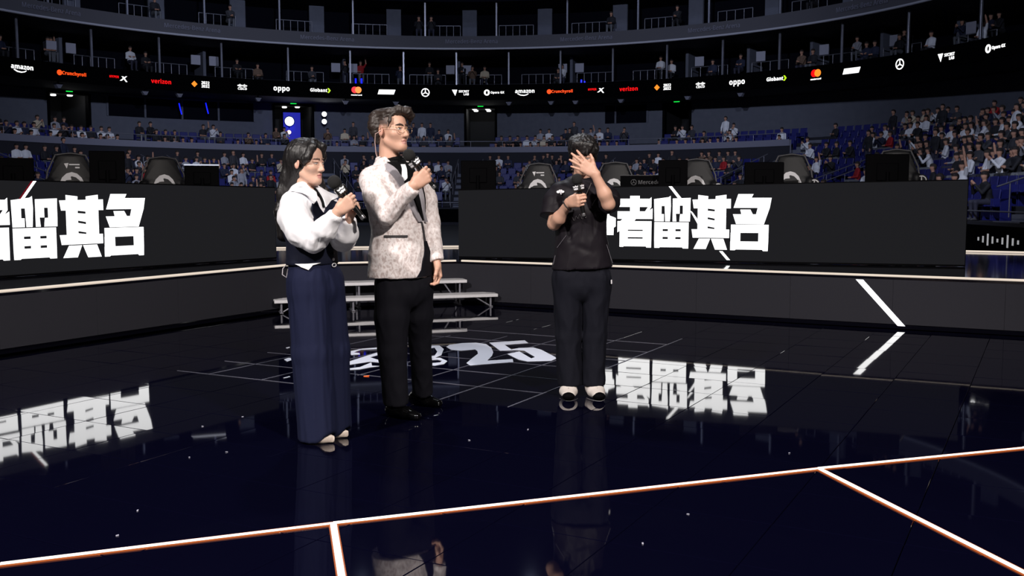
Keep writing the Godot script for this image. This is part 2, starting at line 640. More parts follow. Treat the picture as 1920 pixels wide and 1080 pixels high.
func stage() -> void:
	var s := Shape.new()
	s.box(Vector3(0, -0.08, -6.0), Vector3(24, 0.1, 24))
	var fl: MeshInstance3D = struct(obj("floor", s, M.deck), "glossy black stage floor of square tiles")
	# the tiles in view, each settled a hair differently
	var tm := Shape.new()
	tm.box(Vector3.ZERO, Vector3(0.4965, 0.024, 0.4965), Basis.IDENTITY, 0.0016)
	var tile := tm.mesh()
	var bs := Basis(BX, Vector3.UP, BX.cross(Vector3.UP))
	var left := 300
	var loose := Shape.new()
	for i in range(-6, 28):
		for j in range(-30, 30):
			var a := 5.5 + (i + 0.5 - 4) * 0.5
			var b := -2.93 + (j + 0.5) * 0.5
			var p := AX * a + BX * b
			var tip := Basis.from_euler(Vector3(rng.randfn(0, 0.0016), 0, rng.randfn(0, 0.0016)))
			if p.z > -2.6 or Vector2(p.x, p.z).length() > 18: continue
			var q := see(p)
			if q.x < -160 or q.x > 2080 or q.y < 500 or q.y > 1260: continue
			if (p - CL).dot(Vector3(-0.884, 0, -0.467)) > -0.24 or (p - CR).dot(Vector3(0.466, 0, -0.885)) > -0.24 or (p - CL).dot(Vector3(-0.2954, 0, -0.9554)) > -0.24: continue
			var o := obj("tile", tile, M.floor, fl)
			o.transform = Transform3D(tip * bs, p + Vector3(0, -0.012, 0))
	# the thin lines and the number shown by the floor around the presenters
	var lines := Shape.new()
	for k in 6:
		var b := -2.93 - 0.5 * k
		line_on_floor(fl, AX * (5.5 if k < 2 else 5.97 if k < 4 else 5.5) + BX * b, AX * (8.9 - 0.2 * k) + BX * b, 0.009)
	for k in 7:
		var a := 5.5 + 0.5 * k
		line_on_floor(fl, AX * a + BX * (-5.75 if k < 4 else -5.1), AX * a + BX * (-2.93 if k > 0 else -4.4), 0.008)
	var g := Shape.new()
	for poly in floor_graphic(): g.plate(PackedVector2Array(poly), Vector3(0, 0.002, 0), Vector3.RIGHT, Vector3.BACK * -1, 0.0008)
	obj("painted_number", g, M.graphic, fl)
	# raised deck
	var l0 := CL - Vector3(0.467, 0, -0.884) * 7.8
	var r1 := CR + Vector3(0.885, 0, 0.466) * 11.0
	var top := PackedVector2Array([v2(l0), v2(CL), v2(CR), v2(r1), Vector2(12.5, 11.35), Vector2(7.087, 14.012), Vector2(6.407, 14.342), Vector2(-0.825, 15.665), Vector2(-3.522, 15.198), Vector2(-9.5, 13.2)])
	var d := Shape.new()
	d.plate(top, Vector3(0, 0, 0), Vector3.RIGHT, Vector3.FORWARD, DECK - 0.005)
	var deck := thing("stage_deck", "raised glossy black deck with a light line along its edge", "stage")
	obj("platform", d, M.deck, deck)
	riser_face(deck, l0, CL)
	riser_face(deck, CL, CR)
	riser_face(deck, CR, r1)
	var back := [Vector3(-9.5, 0, -13.2), Vector3(-3.522, 0, -15.198), Vector3(-0.825, 0, -15.665), Vector3(6.407, 0, -14.342), Vector3(12.5, 0, -11.35)]
	var e := Shape.new()
	for i in 4:
		bar(e, back[i] + Vector3(0, DECK + 0.01, 0), back[i + 1] + Vector3(0, DECK + 0.01, 0), 0.03, 0.022)
	obj("rear_light_line", e, M.neon_thin, deck)
	# diagonal stripe shown by the riser
	var st := Shape.new()
	var ro := CR + Vector3(0.466, 0, -0.885) * -0.012
	st.plate(PackedVector2Array([Vector2(4.645, 0.475), Vector2(4.715, 0.475), Vector2(5.125, 0.03), Vector2(5.055, 0.03)]), ro, Vector3(0.885, 0, 0.466), Vector3.UP, 0.004)
	obj("riser_stripe", st, M.letters, deck)
	steps()
	# light lines let into the front of the floor
	var f := [Vector3(-4.6, 0, -2.43), Vector3(-1.831, 0, -3.518), Vector3(-0.719, 0, -3.971), Vector3(1.48, 0, -4.79), Vector3(2.673, 0, -5.192), Vector3(5.2, 0, -6.0)]
	floor_light(f, "long glowing light line crossing the front of the stage floor")
	floor_light([Vector3(-0.719, 0, -3.971), Vector3(-0.46, 0, -2.83)], "short light line branching off below the presenters")
	floor_light([Vector3(1.48, 0, -4.79), Vector3(2.02, 0, -2.45)], "light line branching off toward the floor's dark corner")


func v2(p: Vector3) -> Vector2:
	return Vector2(p.x, -p.z)


func bar(s: Shape, a: Vector3, b: Vector3, w: float, h: float, bevel := 0.0) -> void:
	var x := (b - a).normalized()
	var z := x.cross(Vector3.UP).normalized()
	s.box((a + b) * 0.5, Vector3(a.distance_to(b), h, w), Basis(x, z.cross(x), z), bevel)


func line_on_floor(fl: Node3D, a: Vector3, b: Vector3, w: float) -> void:
	var s := Shape.new()
	bar(s, a + Vector3(0, 0.0012, 0), b + Vector3(0, 0.0012, 0), w, 0.002)
	obj("grid_line", s, M.seam, fl)


func floor_light(path: Array, label: String) -> void:
	var t := thing("floor_light_line", label, "light strip", Vector3.ZERO, Basis.IDENTITY)
	var core := Shape.new()
	var edge := Shape.new()
	for i in path.size() - 1:
		var a: Vector3 = path[i]
		var b: Vector3 = path[i + 1]
		bar(core, a + Vector3(0, 0.004, 0), b + Vector3(0, 0.002, 0), 0.025, 0.008, 0.002)
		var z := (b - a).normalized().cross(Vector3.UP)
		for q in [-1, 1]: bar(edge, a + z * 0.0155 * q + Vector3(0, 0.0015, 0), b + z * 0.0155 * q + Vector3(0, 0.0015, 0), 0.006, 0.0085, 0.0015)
	obj("diffuser", core, M.neon, t)
	obj("halo_strip", edge, M.neon_halo, t)  # glow around the line, built as thin amber bars


func riser_face(deck: Node3D, a: Vector3, b: Vector3) -> void:
	var x := (b - a).normalized()
	var z := x.cross(Vector3.UP)
	var n := maxi(1, roundi(a.distance_to(b) / 1.0))
	for i in n:
		var p := a.lerp(b, (i + 0.5) / n)
		var s := Shape.new()
		s.box(p + z * 0.006 + Vector3(0, 0.265, 0), Vector3(a.distance_to(b) / n - 0.002, 0.44, 0.012), Basis(x, Vector3.UP, z))
		obj("front_panel", s, M.riser, deck)
	var e := Shape.new()
	bar(e, a - z * 0.09 + Vector3(0, DECK + 0.003, 0), b - z * 0.09 + Vector3(0, DECK + 0.003, 0), 0.03, 0.016, 0.003)
	obj("edge_light_line", e, M.neon_thin, deck)


func floor_graphic() -> Array:
	return [
		[Vector2(-0.571, 8.730), Vector2(-0.550, 8.847), Vector2(-0.446, 8.952), Vector2(-0.322, 8.977), Vector2(-0.230, 8.895), Vector2(-0.179, 8.676), Vector2(-0.157, 8.416), Vector2(-0.164, 8.240), Vector2(-0.197, 7.992), Vector2(0.005, 8.070), Vector2(0.011, 7.927), Vector2(-0.325, 7.764), Vector2(-0.358, 7.876), Vector2(-0.319, 8.137), Vector2(-0.283, 8.345), Vector2(-0.293, 8.489), Vector2(-0.313, 8.578), Vector2(-0.430, 8.511), Vector2(-0.521, 8.563)],
		[Vector2(-0.203, 8.977), Vector2(0.115, 9.126), Vector2(0.145, 8.952), Vector2(-0.065, 8.847), Vector2(-0.006, 8.578), Vector2(-0.102, 8.511)],
		[Vector2(-0.102, 8.511), Vector2(-0.006, 8.578), Vector2(0.058, 8.661), Vector2(0.185, 8.691), Vector2(0.250, 8.563), Vector2(0.353, 8.171), Vector2(0.357, 8.090), Vector2(0.313, 7.985), Vector2(0.122, 7.953), Vector2(0.053, 8.037), Vector2(-0.039, 8.330), Vector2(0.062, 8.467), Vector2(0.156, 8.104), Vector2(0.187, 8.171), Vector2(0.104, 8.511), Vector2(0.034, 8.540)],
		[Vector2(-1.378, 8.467), Vector2(-1.326, 8.274), Vector2(-1.259, 8.309), Vector2(-1.275, 8.380), Vector2(-1.326, 8.416), Vector2(-1.286, 8.563), Vector2(-1.154, 8.600), Vector2(-1.164, 8.691), Vector2(-1.283, 8.623)],
		[Vector2(-1.294, 7.940), Vector2(-1.194, 8.240), Vector2(-1.124, 8.416), Vector2(-1.106, 8.274), Vector2(-1.155, 8.158), Vector2(-1.074, 8.037), Vector2(-1.052, 7.908), Vector2(-1.125, 7.940), Vector2(-1.265, 7.795)],
		[Vector2(-1.239, 7.631), Vector2(-1.167, 7.691), Vector2(-1.110, 7.908), Vector2(-1.083, 7.752), Vector2(-1.019, 7.733), Vector2(-1.083, 7.679), Vector2(-1.152, 7.590), Vector2(-1.223, 7.560)],
		[Vector2(-0.747, 8.792), Vector2(-0.638, 8.808), Vector2(-0.585, 8.600), Vector2(-0.583, 8.274), Vector2(-0.635, 8.090), Vector2(-0.695, 8.171), Vector2(-0.635, 8.240), Vector2(-0.629, 8.452), Vector2(-0.669, 8.676), Vector2(-0.731, 8.600)],
		[Vector2(-0.722, 8.104), Vector2(-0.584, 8.137), Vector2(-0.514, 7.972), Vector2(-0.531, 7.832), Vector2(-0.598, 7.752), Vector2(-0.693, 7.832), Vector2(-0.629, 7.876), Vector2(-0.568, 7.908), Vector2(-0.558, 7.985), Vector2(-0.599, 8.037), Vector2(-0.708, 8.005)],
		[Vector2(-0.980, 8.676), Vector2(-0.944, 8.714), Vector2(-0.937, 8.623), Vector2(-0.969, 8.600)],
		[Vector2(-0.956, 8.416), Vector2(-0.923, 8.467), Vector2(-0.909, 8.240), Vector2(-0.932, 8.226)],
		[Vector2(-0.924, 8.158), Vector2(-0.895, 8.185), Vector2(-0.883, 8.051), Vector2(-0.909, 8.037)],
		[Vector2(-0.870, 7.782), Vector2(-0.861, 7.845), Vector2(-0.852, 7.733), Vector2(-0.861, 7.721)],
		[Vector2(-1.833, 8.059), Vector2(-1.815, 8.126), Vector2(-1.766, 8.149), Vector2(-1.751, 8.059), Vector2(-1.782, 7.942)],
		[Vector2(-1.653, 7.227), Vector2(-1.624, 7.299), Vector2(-1.609, 7.274), Vector2(-1.641, 7.217)],
		[Vector2(-1.956, 8.676), Vector2(-1.936, 8.727), Vector2(-1.923, 8.691), Vector2(-1.935, 8.635)]]


func steps() -> void:
	var u := Vector3(0.9554, 0, -0.2954)
	var n := Vector3(0.2954, 0, 0.9554)
	var b := Basis(u, Vector3.UP, n)
	var t := thing("metal_stairs", "low silver metal steps leading up to the raised deck", "stairs", u * 2.07 + n * -11.945, b)
	for k in 2:
		var h: float = [0.31, 0.157][k]
		var w: float = [1.96, 2.58][k]
		var z: float = [0.125, 0.38][k]
		var s := Shape.new()
		for i in 5: s.box(Vector3(0, h - 0.012, z - 0.108 + i * 0.054), Vector3(w, 0.022, 0.046), Basis.IDENTITY, 0.004)
		obj("tread", s, M.steel, t)
		var e := Shape.new()
		e.box(Vector3(0, h - 0.02, z + 0.135), Vector3(w, 0.036, 0.016), Basis.IDENTITY, 0.004)
		obj("nosing", e, M.steel, t)
		for x in [-0.5, -0.17, 0.17, 0.5]:
			for q in [-0.09, 0.1]:
				var l := Shape.new()
				l.tube([Vector3(x * (w - 0.16), 0.0, z + q), Vector3(x * (w - 0.16), h - 0.02, z + q)], 0.013)
				obj("leg", l, M.steel_dark, t)
			var f := Shape.new()
			f.box(Vector3(x * (w - 0.16), 0.008, z), Vector3(0.04, 0.014, 0.26), Basis.IDENTITY, 0.003)
			obj("foot_plate", f, M.steel_dark, t)
		for x in [-1, 1]:
			var l := Shape.new()
			l.tube([Vector3(x * (w * 0.5 - 0.1), 0.02, z + 0.1), Vector3(x * (w * 0.5 - 0.28), h - 0.03, z + 0.1)], 0.009)
			obj("brace", l, M.steel_dark, t)


# ---------- the two team screens ----------
func screens() -> void:
	team_screen(Vector3(-4.975, DECK, -9.814), Vector3(-2.971, DECK, -12.78), 0.955, 0.9, -1.0, 0.75, "long dark team screen with white lettering behind the woman", [Vector2(0.38, 0.94), Vector2(0.415, 0.94), Vector2(0.26, 0.74), Vector2(0.225, 0.74)], 1)
	team_screen(Vector3(-0.682, DECK, -12.943), Vector3(5.09, DECK, -11.352), 0.87, 0.975, 1.46, 0.0, "long dark team screen with white lettering behind the man in black", [], 0)


func team_screen(a: Vector3, b: Vector3, ha: float, hb: float, shift: float, ext: float, label: String, stripe: Array, first: int) -> void:
	var x := b - a
	x.y = 0
	var w := x.length()
	x = x.normalized()
	var z := x.cross(Vector3.UP)
	var t := thing("led_screen", label, "screen", a, Basis(x, Vector3.UP, z))
	var s := Shape.new()
	var e := ext * 2.0
	var ha2 := ha + (ha - hb) / w * e
	s.plate(PackedVector2Array([Vector2(-e, 0.0), Vector2(w, 0.0), Vector2(w, hb), Vector2(-e, ha2)]), Vector3(0, 0, -0.1), Vector3.RIGHT, Vector3.UP, 0.096)
	obj("cabinet", s, M.black, t)
	var p := Shape.new()
	p.plate(PackedVector2Array([Vector2(-e, 0.02), Vector2(w - 0.008, 0.02), Vector2(w - 0.008, hb - 0.012), Vector2(-e, ha2 - 0.012)]), Vector3(0, 0, -0.004), Vector3.RIGHT, Vector3.UP, 0.004)
	obj("display", p, M.screen, t)
	var gl := glyphs()
	for i in range(0, gl.size()):
		if i < first: continue
		var g := Shape.new()
		for poly in gl[i]:
			var q := PackedVector2Array()
			for v in poly:
				var m := Vector2((v.x - 275.0) / 310.0 * 0.43 + 0.58 + shift, 0.795 - (v.y - 235.0) / 500.0 * 0.66)
				if v.x > 590: m.x = glyph_x(v.x) + shift
				if first: m.x = (m.x - shift) * 1.11 + shift
				q.append(m)
			g.plate(q, Vector3(0, 0, 0.0), Vector3.RIGHT, Vector3.UP, 0.003)
		obj("screen_lettering", g, M.letters, t)
	var lines: Array = [stripe] if stripe else [[Vector2(2.66, 0.905), Vector2(2.70, 0.905), Vector2(2.835, 0.74), Vector2(2.79, 0.74)], [Vector2(2.915, 0.62), Vector2(2.945, 0.6), Vector2(3.035, 0.48), Vector2(3.02, 0.44)], [Vector2(3.27, 0.135), Vector2(3.31, 0.135), Vector2(3.4, 0.03), Vector2(3.36, 0.03)]]
	for q in lines:
		var g := Shape.new()
		g.plate(PackedVector2Array(q), Vector3(0, 0, 0.0), Vector3.RIGHT, Vector3.UP, 0.0025)
		obj("screen_stripe", g, M.letters, t)
	if stripe:
		var r := Shape.new()
		r.plate(PackedVector2Array([Vector2(0.36, 0.94), Vector2(0.38, 0.94), Vector2(0.225, 0.74), Vector2(0.205, 0.74)]), Vector3(0, 0, 0.0), Vector3.RIGHT, Vector3.UP, 0.0025)
		obj("screen_stripe", r, glow(Color(0.4, 0.02, 0.08), 1.0), t)


func glyph_x(x: float) -> float:
	return lerpf(1.028, 1.465, (x - 605.0) / 325.0) if x < 940 else lerpf(1.480, 1.936, (x - 945.0) / 345.0) if x < 1294 else lerpf(1.936, 2.403, (x - 1295.0) / 360.0)


func rect(x0: float, y0: float, x1: float, y1: float) -> Array:
	return [Vector2(x0, y0), Vector2(x1, y0), Vector2(x1, y1), Vector2(x0, y1)]


func poly(a: Array) -> Array:
	var r := []
	for i in range(0, a.size(), 2): r.append(Vector2(a[i], a[i + 1]))
	return r


func glyphs() -> Array:
	return [
		[poly([165, 400, 200, 385, 207, 420, 262, 442, 262, 520, 245, 532, 243, 600, 180, 600, 165, 470])],
		[rect(388, 238, 472, 268), poly([290, 265, 560, 265, 575, 250, 575, 340, 290, 340]), rect(388, 340, 472, 380), poly([545, 340, 575, 340, 550, 380, 520, 380]), poly([278, 380, 545, 380, 585, 352, 585, 450, 278, 450]), poly([325, 450, 440, 450, 425, 472, 300, 472]),
			poly([278, 470, 578, 470, 577, 548, 298, 548, 298, 560, 278, 575]), rect(298, 548, 370, 632), rect(502, 548, 577, 632), rect(370, 560, 502, 618), poly([298, 632, 577, 632, 576, 712, 535, 712, 530, 702, 335, 702, 330, 708, 298, 708])],
		[poly([605, 268, 735, 250, 752, 238, 756, 330, 672, 330, 672, 470, 610, 470]), poly([700, 330, 756, 330, 748, 470, 706, 470]), rect(672, 404, 694, 470),
			poly([772, 262, 930, 256, 928, 326, 772, 326]), poly([772, 326, 834, 326, 834, 400, 800, 400, 806, 470, 772, 470]), rect(862, 326, 928, 404), poly([838, 404, 928, 404, 926, 470, 832, 470]),
			rect(610, 478, 915, 540), rect(610, 540, 684, 632), rect(732, 540, 798, 632), rect(846, 540, 915, 632), rect(684, 560, 732, 612), rect(798, 560, 846, 612), poly([610, 632, 915, 632, 914, 716, 866, 716, 860, 706, 662, 706, 656, 713, 612, 713])],
		[poly([1000, 230, 1090, 241, 1088, 272, 1000, 272]), poly([1155, 241, 1250, 228, 1250, 270, 1155, 270]), poly([950, 272, 1290, 265, 1290, 350, 1088, 350, 962, 350]), rect(998, 350, 1087, 540), rect(1150, 350, 1250, 540), poly([1087, 350, 1150, 350, 1150, 360, 1087, 352]), poly([1087, 372, 1150, 378, 1150, 442, 1087, 430]), poly([1087, 448, 1150, 460, 1150, 524, 1087, 512]), poly([1087, 530, 1150, 538, 1150, 540, 1087, 540]),
			poly([945, 540, 1280, 540, 1280, 616, 957, 616]), poly([1012, 624, 1112, 624, 1075, 718, 965, 718]), poly([1120, 624, 1230, 624, 1264, 722, 1157, 722])],
		[poly([1360, 222, 1495, 222, 1478, 255, 1655, 255, 1640, 345, 1320, 345]), poly([1534, 345, 1640, 345, 1592, 490, 1500, 490]), poly([1380, 360, 1470, 360, 1492, 402, 1524, 402, 1534, 490, 1345, 490, 1315, 402, 1390, 402]),
			rect(1300, 495, 1634, 568), rect(1298, 568, 1385, 645), rect(1545, 568, 1633, 645), poly([1296, 645, 1633, 645, 1630, 730, 1588, 730, 1580, 718, 1345, 718, 1338, 725, 1296, 725])]]


# ---------- desks, monitors and gaming chairs on the deck ----------
func desks() -> void:
	for side in 2:
		var a: Vector3 = [Vector3(-4.975, DECK, -9.814), Vector3(-0.682, DECK, -12.943)][side]
		var b: Vector3 = [Vector3(-2.971, DECK, -12.78), Vector3(5.09, DECK, -11.352)][side]
		var x := (b - a).normalized()
		var z := x.cross(Vector3.UP)
		var w := a.distance_to(b)
		var t := thing("player_desk", ["long black player desk behind the screen nearer the woman", "long black player desk behind the screen nearer the man in black"][side], "desk", a - z * 0.5, Basis(x, Vector3.UP, z))
		var s := Shape.new()
		s.box(Vector3(w * 0.5, 0.745, -0.1), Vector3(w - 0.3, 0.035, 0.66), Basis.IDENTITY, 0.006)
		obj("desktop", s, M.black, t)
		for i in 4:
			for q in [-0.36, 0.16]:
				var l := Shape.new()
				l.box(Vector3(lerpf(0.3, w - 0.3, i / 3.0), 0.364, q), Vector3(0.06, 0.728, 0.06), Basis.IDENTITY, 0.004)
				obj("leg", l, M.black, t)
	monitor(200, 11.25, 62, 283, "black monitor standing beside the chair with the dark tapered headrest", 0)
	monitor(378, 12.45, 62, 311, "black monitor with a thin white light bar along its top", 1)
	monitor(897, 13.3, 66, 301, "black monitor standing just past the patterned jacket", 0)
	monitor(1262, 13.15, 54, 300, "black monitor beside the low name board", 0)
	monitor(1433, 12.65, 72, 304, "broad black monitor in front of the round-topped chair", 0)
	monitor(1664, 11.95, 78, 289, "broad black monitor under the pale grey headrest", 0)
	monitor(24, 10.6, 70, 296, "black monitor standing at the lettered screen's outer end", 0)
	gaming_chair(132, 12.05, 286, 0.5, "grey gaming chair with white arch and shield lettering behind the woman's screen", true)
	gaming_chair(305, 13.0, 293, 0.55, "grey gaming chair with a blue-lit back beside the light bar monitor", false)
	gaming_chair(1010, 14.4, 305, -0.25, "gaming chair with white arch showing beside the man in black", true)
	gaming_chair(1153, 14.1, 303, -0.3, "gaming chair partly behind the man in black's raised elbow", false)
	gaming_chair(1306, 13.75, 297, -0.35, "gaming chair with bold white curve between the monitor and the crowd", false)
	gaming_chair(1484, 13.3, 288, -0.4, "round-topped gaming chair behind the broad black monitor", false)
	gaming_chair(1682, 12.9, 279, -0.45, "gaming chair with pale grey headrest at the screen's far end", false)
	# low name board on the desk
	var p := on_bearing(1207, 336, 13.45)
	var n := thing("name_board", "low black desk board with a faint ring emblem and lettering", "sign", p + Vector3(0, -0.1, 0), Basis.from_euler(Vector3(0, -0.27, 0)))
	var s2 := Shape.new()
	s2.box(Vector3(0, 0.05, 0), Vector3(0.62, 0.2, 0.03), Basis.IDENTITY, 0.004)
	obj("board", s2, M.black, n)
	var e := Shape.new()
	e.box(Vector3(0, 0.152, 0.0), Vector3(0.62, 0.008, 0.034))
	obj("top_edge", e, M.chair_trim, n)
	var r := star_ring(0.04, 0.007)
	var ro := obj("ring_emblem", r, M.chair_trim, n)
	ro.position = Vector3(-0.13, 0.06, 0.017)
	var w2 := obj("lettering", words("Mercedes", 0.07), M.chair_trim, n)
	w2.position = Vector3(0.09, 0.06, 0.016)


func on_bearing(px: float, py: float, depth: float) -> Vector3:       # a place on the deck or in the hall, from its bearing and distance
	var a := atan(175.0 / FOCAL)
	var y := (540.0 - py) / FOCAL
	var d := Vector3((px - 960.0) / FOCAL, y * cos(a) - sin(a), -(cos(a) + y * sin(a)))
	return Vector3(0, EYE, 0) + d * (depth / -d.z)


func star_ring(r: float, w: float) -> Shape:
	var s := Shape.new()
	var outer := PackedVector2Array()
	for k in 24:
		var a := TAU * k / 24
		var b := TAU * (k + 1) / 24
		s.plate(PackedVector2Array([Vector2(cos(a), sin(a)) * r, Vector2(cos(b), sin(b)) * r, Vector2(cos(b), sin(b)) * (r - w), Vector2(cos(a), sin(a)) * (r - w)]), Vector3.ZERO, Vector3.RIGHT, Vector3.UP, 0.004)
	for k in 3:
		var a := PI / 2 + TAU * k / 3
		var d := Vector2(cos(a), sin(a))
		var e := Vector2(-d.y, d.x) * w * 0.62
		s.plate(PackedVector2Array([e, -e, d * (r - w * 0.5) - e * 0.4, d * (r - w * 0.5) + e * 0.4]), Vector3.ZERO, Vector3.RIGHT, Vector3.UP, 0.004)
	return s


func monitor(px: float, depth: float, wide: float, top: float, label: String, bar_on: int) -> void:
	var c := on_bearing(px, top, depth)
	var w := wide / FOCAL * depth
	var base := DECK + 0.763
	var h := maxf(0.3, c.y - base - 0.1)
	var yaw := 0.75 if px < 600 else -0.25
	var t := thing("monitor", label, "monitor", Vector3(c.x, base, c.z), Basis.from_euler(Vector3(0, yaw * 0.5, 0)))
	var s := Shape.new()
	s.box(Vector3(0, c.y - base - h * 0.5, 0), Vector3(w, h, 0.035), Basis.IDENTITY, 0.008)
	obj("housing", s, M.black, t)
	var b := Shape.new()
	b.box(Vector3(0, c.y - base - h * 0.5, 0.025), Vector3(w * 0.5, h * 0.5, 0.02), Basis.IDENTITY, 0.008)
	obj("back_bulge", b, M.black, t)
	var st := Shape.new()
	st.tube([Vector3(0, 0.012, 0.05), Vector3(0, c.y - base - h * 0.5, 0.045)], 0.02)
	obj("stand", st, M.black, t)
	var f := Shape.new()
	f.box(Vector3(0, 0.006, 0.03), Vector3(0.24, 0.012, 0.18), Basis.IDENTITY, 0.003)
	obj("foot", f, M.black, t)
	if bar_on:
		var l := Shape.new()
		l.box(Vector3(0, c.y - base + 0.012, 0.0), Vector3(w * 1.02, 0.016, 0.03), Basis.IDENTITY, 0.004)
		obj("light_bar", l, glow(Color(0.9, 0.92, 1.0), 0.7), t)


func gaming_chair(px: float, depth: float, top: float, yaw: float, label: String, shield: bool) -> void:
	var c := on_bearing(px, top, depth)
	var H := c.y - DECK
	var t := thing("gaming_chair", label, "chair", Vector3(c.x, DECK, c.z), Basis.from_euler(Vector3(0, yaw, 0)), "gaming chairs on the deck")
	# backrest: a tapered padded shell with raised wings
	var f := Field.new()
	f.slab(Vector3(0, H - 0.78, 0.03), Vector3(0, H - 0.35, 0.0), 0.24, 0.06, 0.275, 0.055, Vector3.RIGHT, 0, Color.WHITE, 0.03)
	f.slab(Vector3(0, H - 0.35, 0.0), Vector3(0, H - 0.06, -0.03), 0.275, 0.055, 0.17, 0.05, Vector3.RIGHT, 0, Color.WHITE, 0.03)
	for s in [-1, 1]: f.bone(Vector3(0.24 * s, H - 0.7, 0.07), Vector3(0.25 * s, H - 0.36, 0.06), 0.05, 0.045, Color.WHITE, 0.04)
	var sh := Shape.new()
	f.into(sh, 0.022)
	obj("backrest", sh, M.chair, t)
	var edge := Shape.new()
	edge.tube([Vector3(-0.285, H - 0.4, 0.02), Vector3(-0.255, H - 0.22, 0.0), Vector3(-0.165, H - 0.03, -0.02), Vector3(0, H - 0.008, -0.028), Vector3(0.165, H - 0.03, -0.02), Vector3(0.255, H - 0.22, 0.0), Vector3(0.285, H - 0.4, 0.02)], 0.013, 6)
	obj("edge_piping", edge, M.chair_trim, t)
	# white arch printed on the pad
	var arch := Shape.new()
	for k in 8:
		var a := PI * k / 8
		var b := PI * (k + 1) / 8
		arch.plate(PackedVector2Array([Vector2(-cos(a) * 0.15, sin(a) * 0.22), Vector2(-cos(b) * 0.15, sin(b) * 0.22), Vector2(-cos(b) * (0.095 if k < 4 else 0.12), sin(b) * 0.17), Vector2(-cos(a) * (0.095 if k < 4 else 0.12), sin(a) * 0.17)]), Vector3.ZERO, Vector3.RIGHT, Vector3.UP, 0.006)
	arch.plate(PackedVector2Array(rect(-0.06, -0.02, 0.06, 0.045)), Vector3.ZERO, Vector3.RIGHT, Vector3.UP, 0.006)
	arch.plate(PackedVector2Array([Vector2(-0.13, 0.0), Vector2(-0.005, 0.13), Vector2(-0.02, 0.2), Vector2(-0.1, 0.13)]), Vector3.ZERO, Vector3.RIGHT, Vector3.UP, 0.005)
	var ao := obj("printed_arch", arch, M.print_white, t)
	ao.position = Vector3(0.0, H - 0.45, 0.052)
	if shield:
		var em := Shape.new()
		em.plate(PackedVector2Array([Vector2(-0.1, 0.03), Vector2(-0.05, 0.035), Vector2(-0.07, -0.03)]), Vector3.ZERO, Vector3.RIGHT, Vector3.UP, 0.004)
		em.plate(PackedVector2Array(rect(-0.045, 0.01, 0.07, 0.026)), Vector3.ZERO, Vector3.RIGHT, Vector3.UP, 0.004)
		em.plate(PackedVector2Array(rect(0.02, -0.025, 0.07, -0.008)), Vector3.ZERO, Vector3.RIGHT, Vector3.UP, 0.004)
		var eo := obj("printed_shield", em, M.print_white, t)
		eo.position = Vector3(0.02, H - 0.16, 0.042)
	var ring := obj("ring_emblem", star_ring(0.062, 0.012), M.print_white, t)
	ring.transform = Transform3D(Basis.from_euler(Vector3(0, 0.3, 0)), Vector3(0.305, H - 0.4, 0.075))
	var tab := Shape.new()
	tab.lathe(Vector3(0.305, H - 0.4, 0.05), Vector3(0.29, 0, 0.95), [Vector2(0.001, -0.03), Vector2(0.072, -0.03), Vector2(0.078, 0.0), Vector2(0.072, 0.02), Vector2(0.001, 0.022)], 18)
	obj("side_pad", tab, M.chair, t)
	# seat, arms and base
	var q := Field.new()
	q.block(Vector3(0, 0.46, 0.26), Vector3(0.26, 0.06, 0.26), Basis.IDENTITY, 0.05)
	var qs := Shape.new()
	q.into(qs, 0.025)
	obj("seat", qs, M.chair, t)
	for s in [-1, 1]:
		var ar := Shape.new()
		ar.tube([Vector3(0.3 * s, 0.44, 0.2), Vector3(0.33 * s, 0.5, 0.2), Vector3(0.33 * s, 0.66, 0.2)], 0.02)
		ar.box(Vector3(0.33 * s, 0.675, 0.22), Vector3(0.09, 0.03, 0.26), Basis.IDENTITY, 0.01)
		obj("armrest", ar, M.black, t)
	var col := Shape.new()
	col.tube([Vector3(0, 0.09, 0.24), Vector3(0, 0.42, 0.24)], 0.03)
	obj("column", col, M.black, t)
	for k in 5:
		var a := TAU * k / 5
		var l := Shape.new()
		l.tube([Vector3(0, 0.1, 0.24), Vector3(cos(a) * 0.3, 0.065, 0.24 + sin(a) * 0.3)], [0.03, 0.018], 6)
		obj("leg", l, M.black, t)
		var wh := Shape.new()
		wh.lathe(Vector3(cos(a) * 0.3 - 0.02, 0.03, 0.24 + sin(a) * 0.3), Vector3.RIGHT, [Vector2(0.001, 0), Vector2(0.03, 0), Vector2(0.03, 0.04), Vector2(0.001, 0.04)], 10)
		obj("caster", wh, M.black, t)


# ---------- the bowl ----------
func frames(from: float, to: float, step := 2.5) -> Array:       # round the bowl, in degrees: below 0 and above 180 run on straight toward the camera, a metre per degree
	var r := []
	var n := maxi(2, ceili(absf(to - from) / step))
	for i in n + 1: r.append(frame(lerpf(from, to, float(i) / n)))
	return r


func frame(a: float) -> Array:
	if a < 0.0: return [BOWL + Vector3(0, 0, -a), Vector3.RIGHT]
	if a > 180.0: return [BOWL + Vector3(0, 0, a - 180.0), Vector3.LEFT]
	return [BOWL, Vector3(cos(deg_to_rad(a)), 0, -sin(deg_to_rad(a)))]


const ROWS := [[14.0, 0.7], [14.85, 1.01], [15.7, 1.32], [16.55, 1.63], [17.4, 1.94], [18.25, 2.25], [20.1, 3.0], [20.95, 3.4], [21.8, 3.8]]
const ROWS_SIDE := [[14.0, 0.7], [14.85, 1.04], [15.7, 1.38], [16.55, 1.72], [17.4, 2.06], [18.25, 2.4], [19.1, 2.74], [19.95, 3.08], [20.8, 3.42], [21.65, 3.76]]
const AISLES := [137.5, 111.6, 87.6, 62.0, 36.5, 13.0, -13.0, 165.0, 193.0]

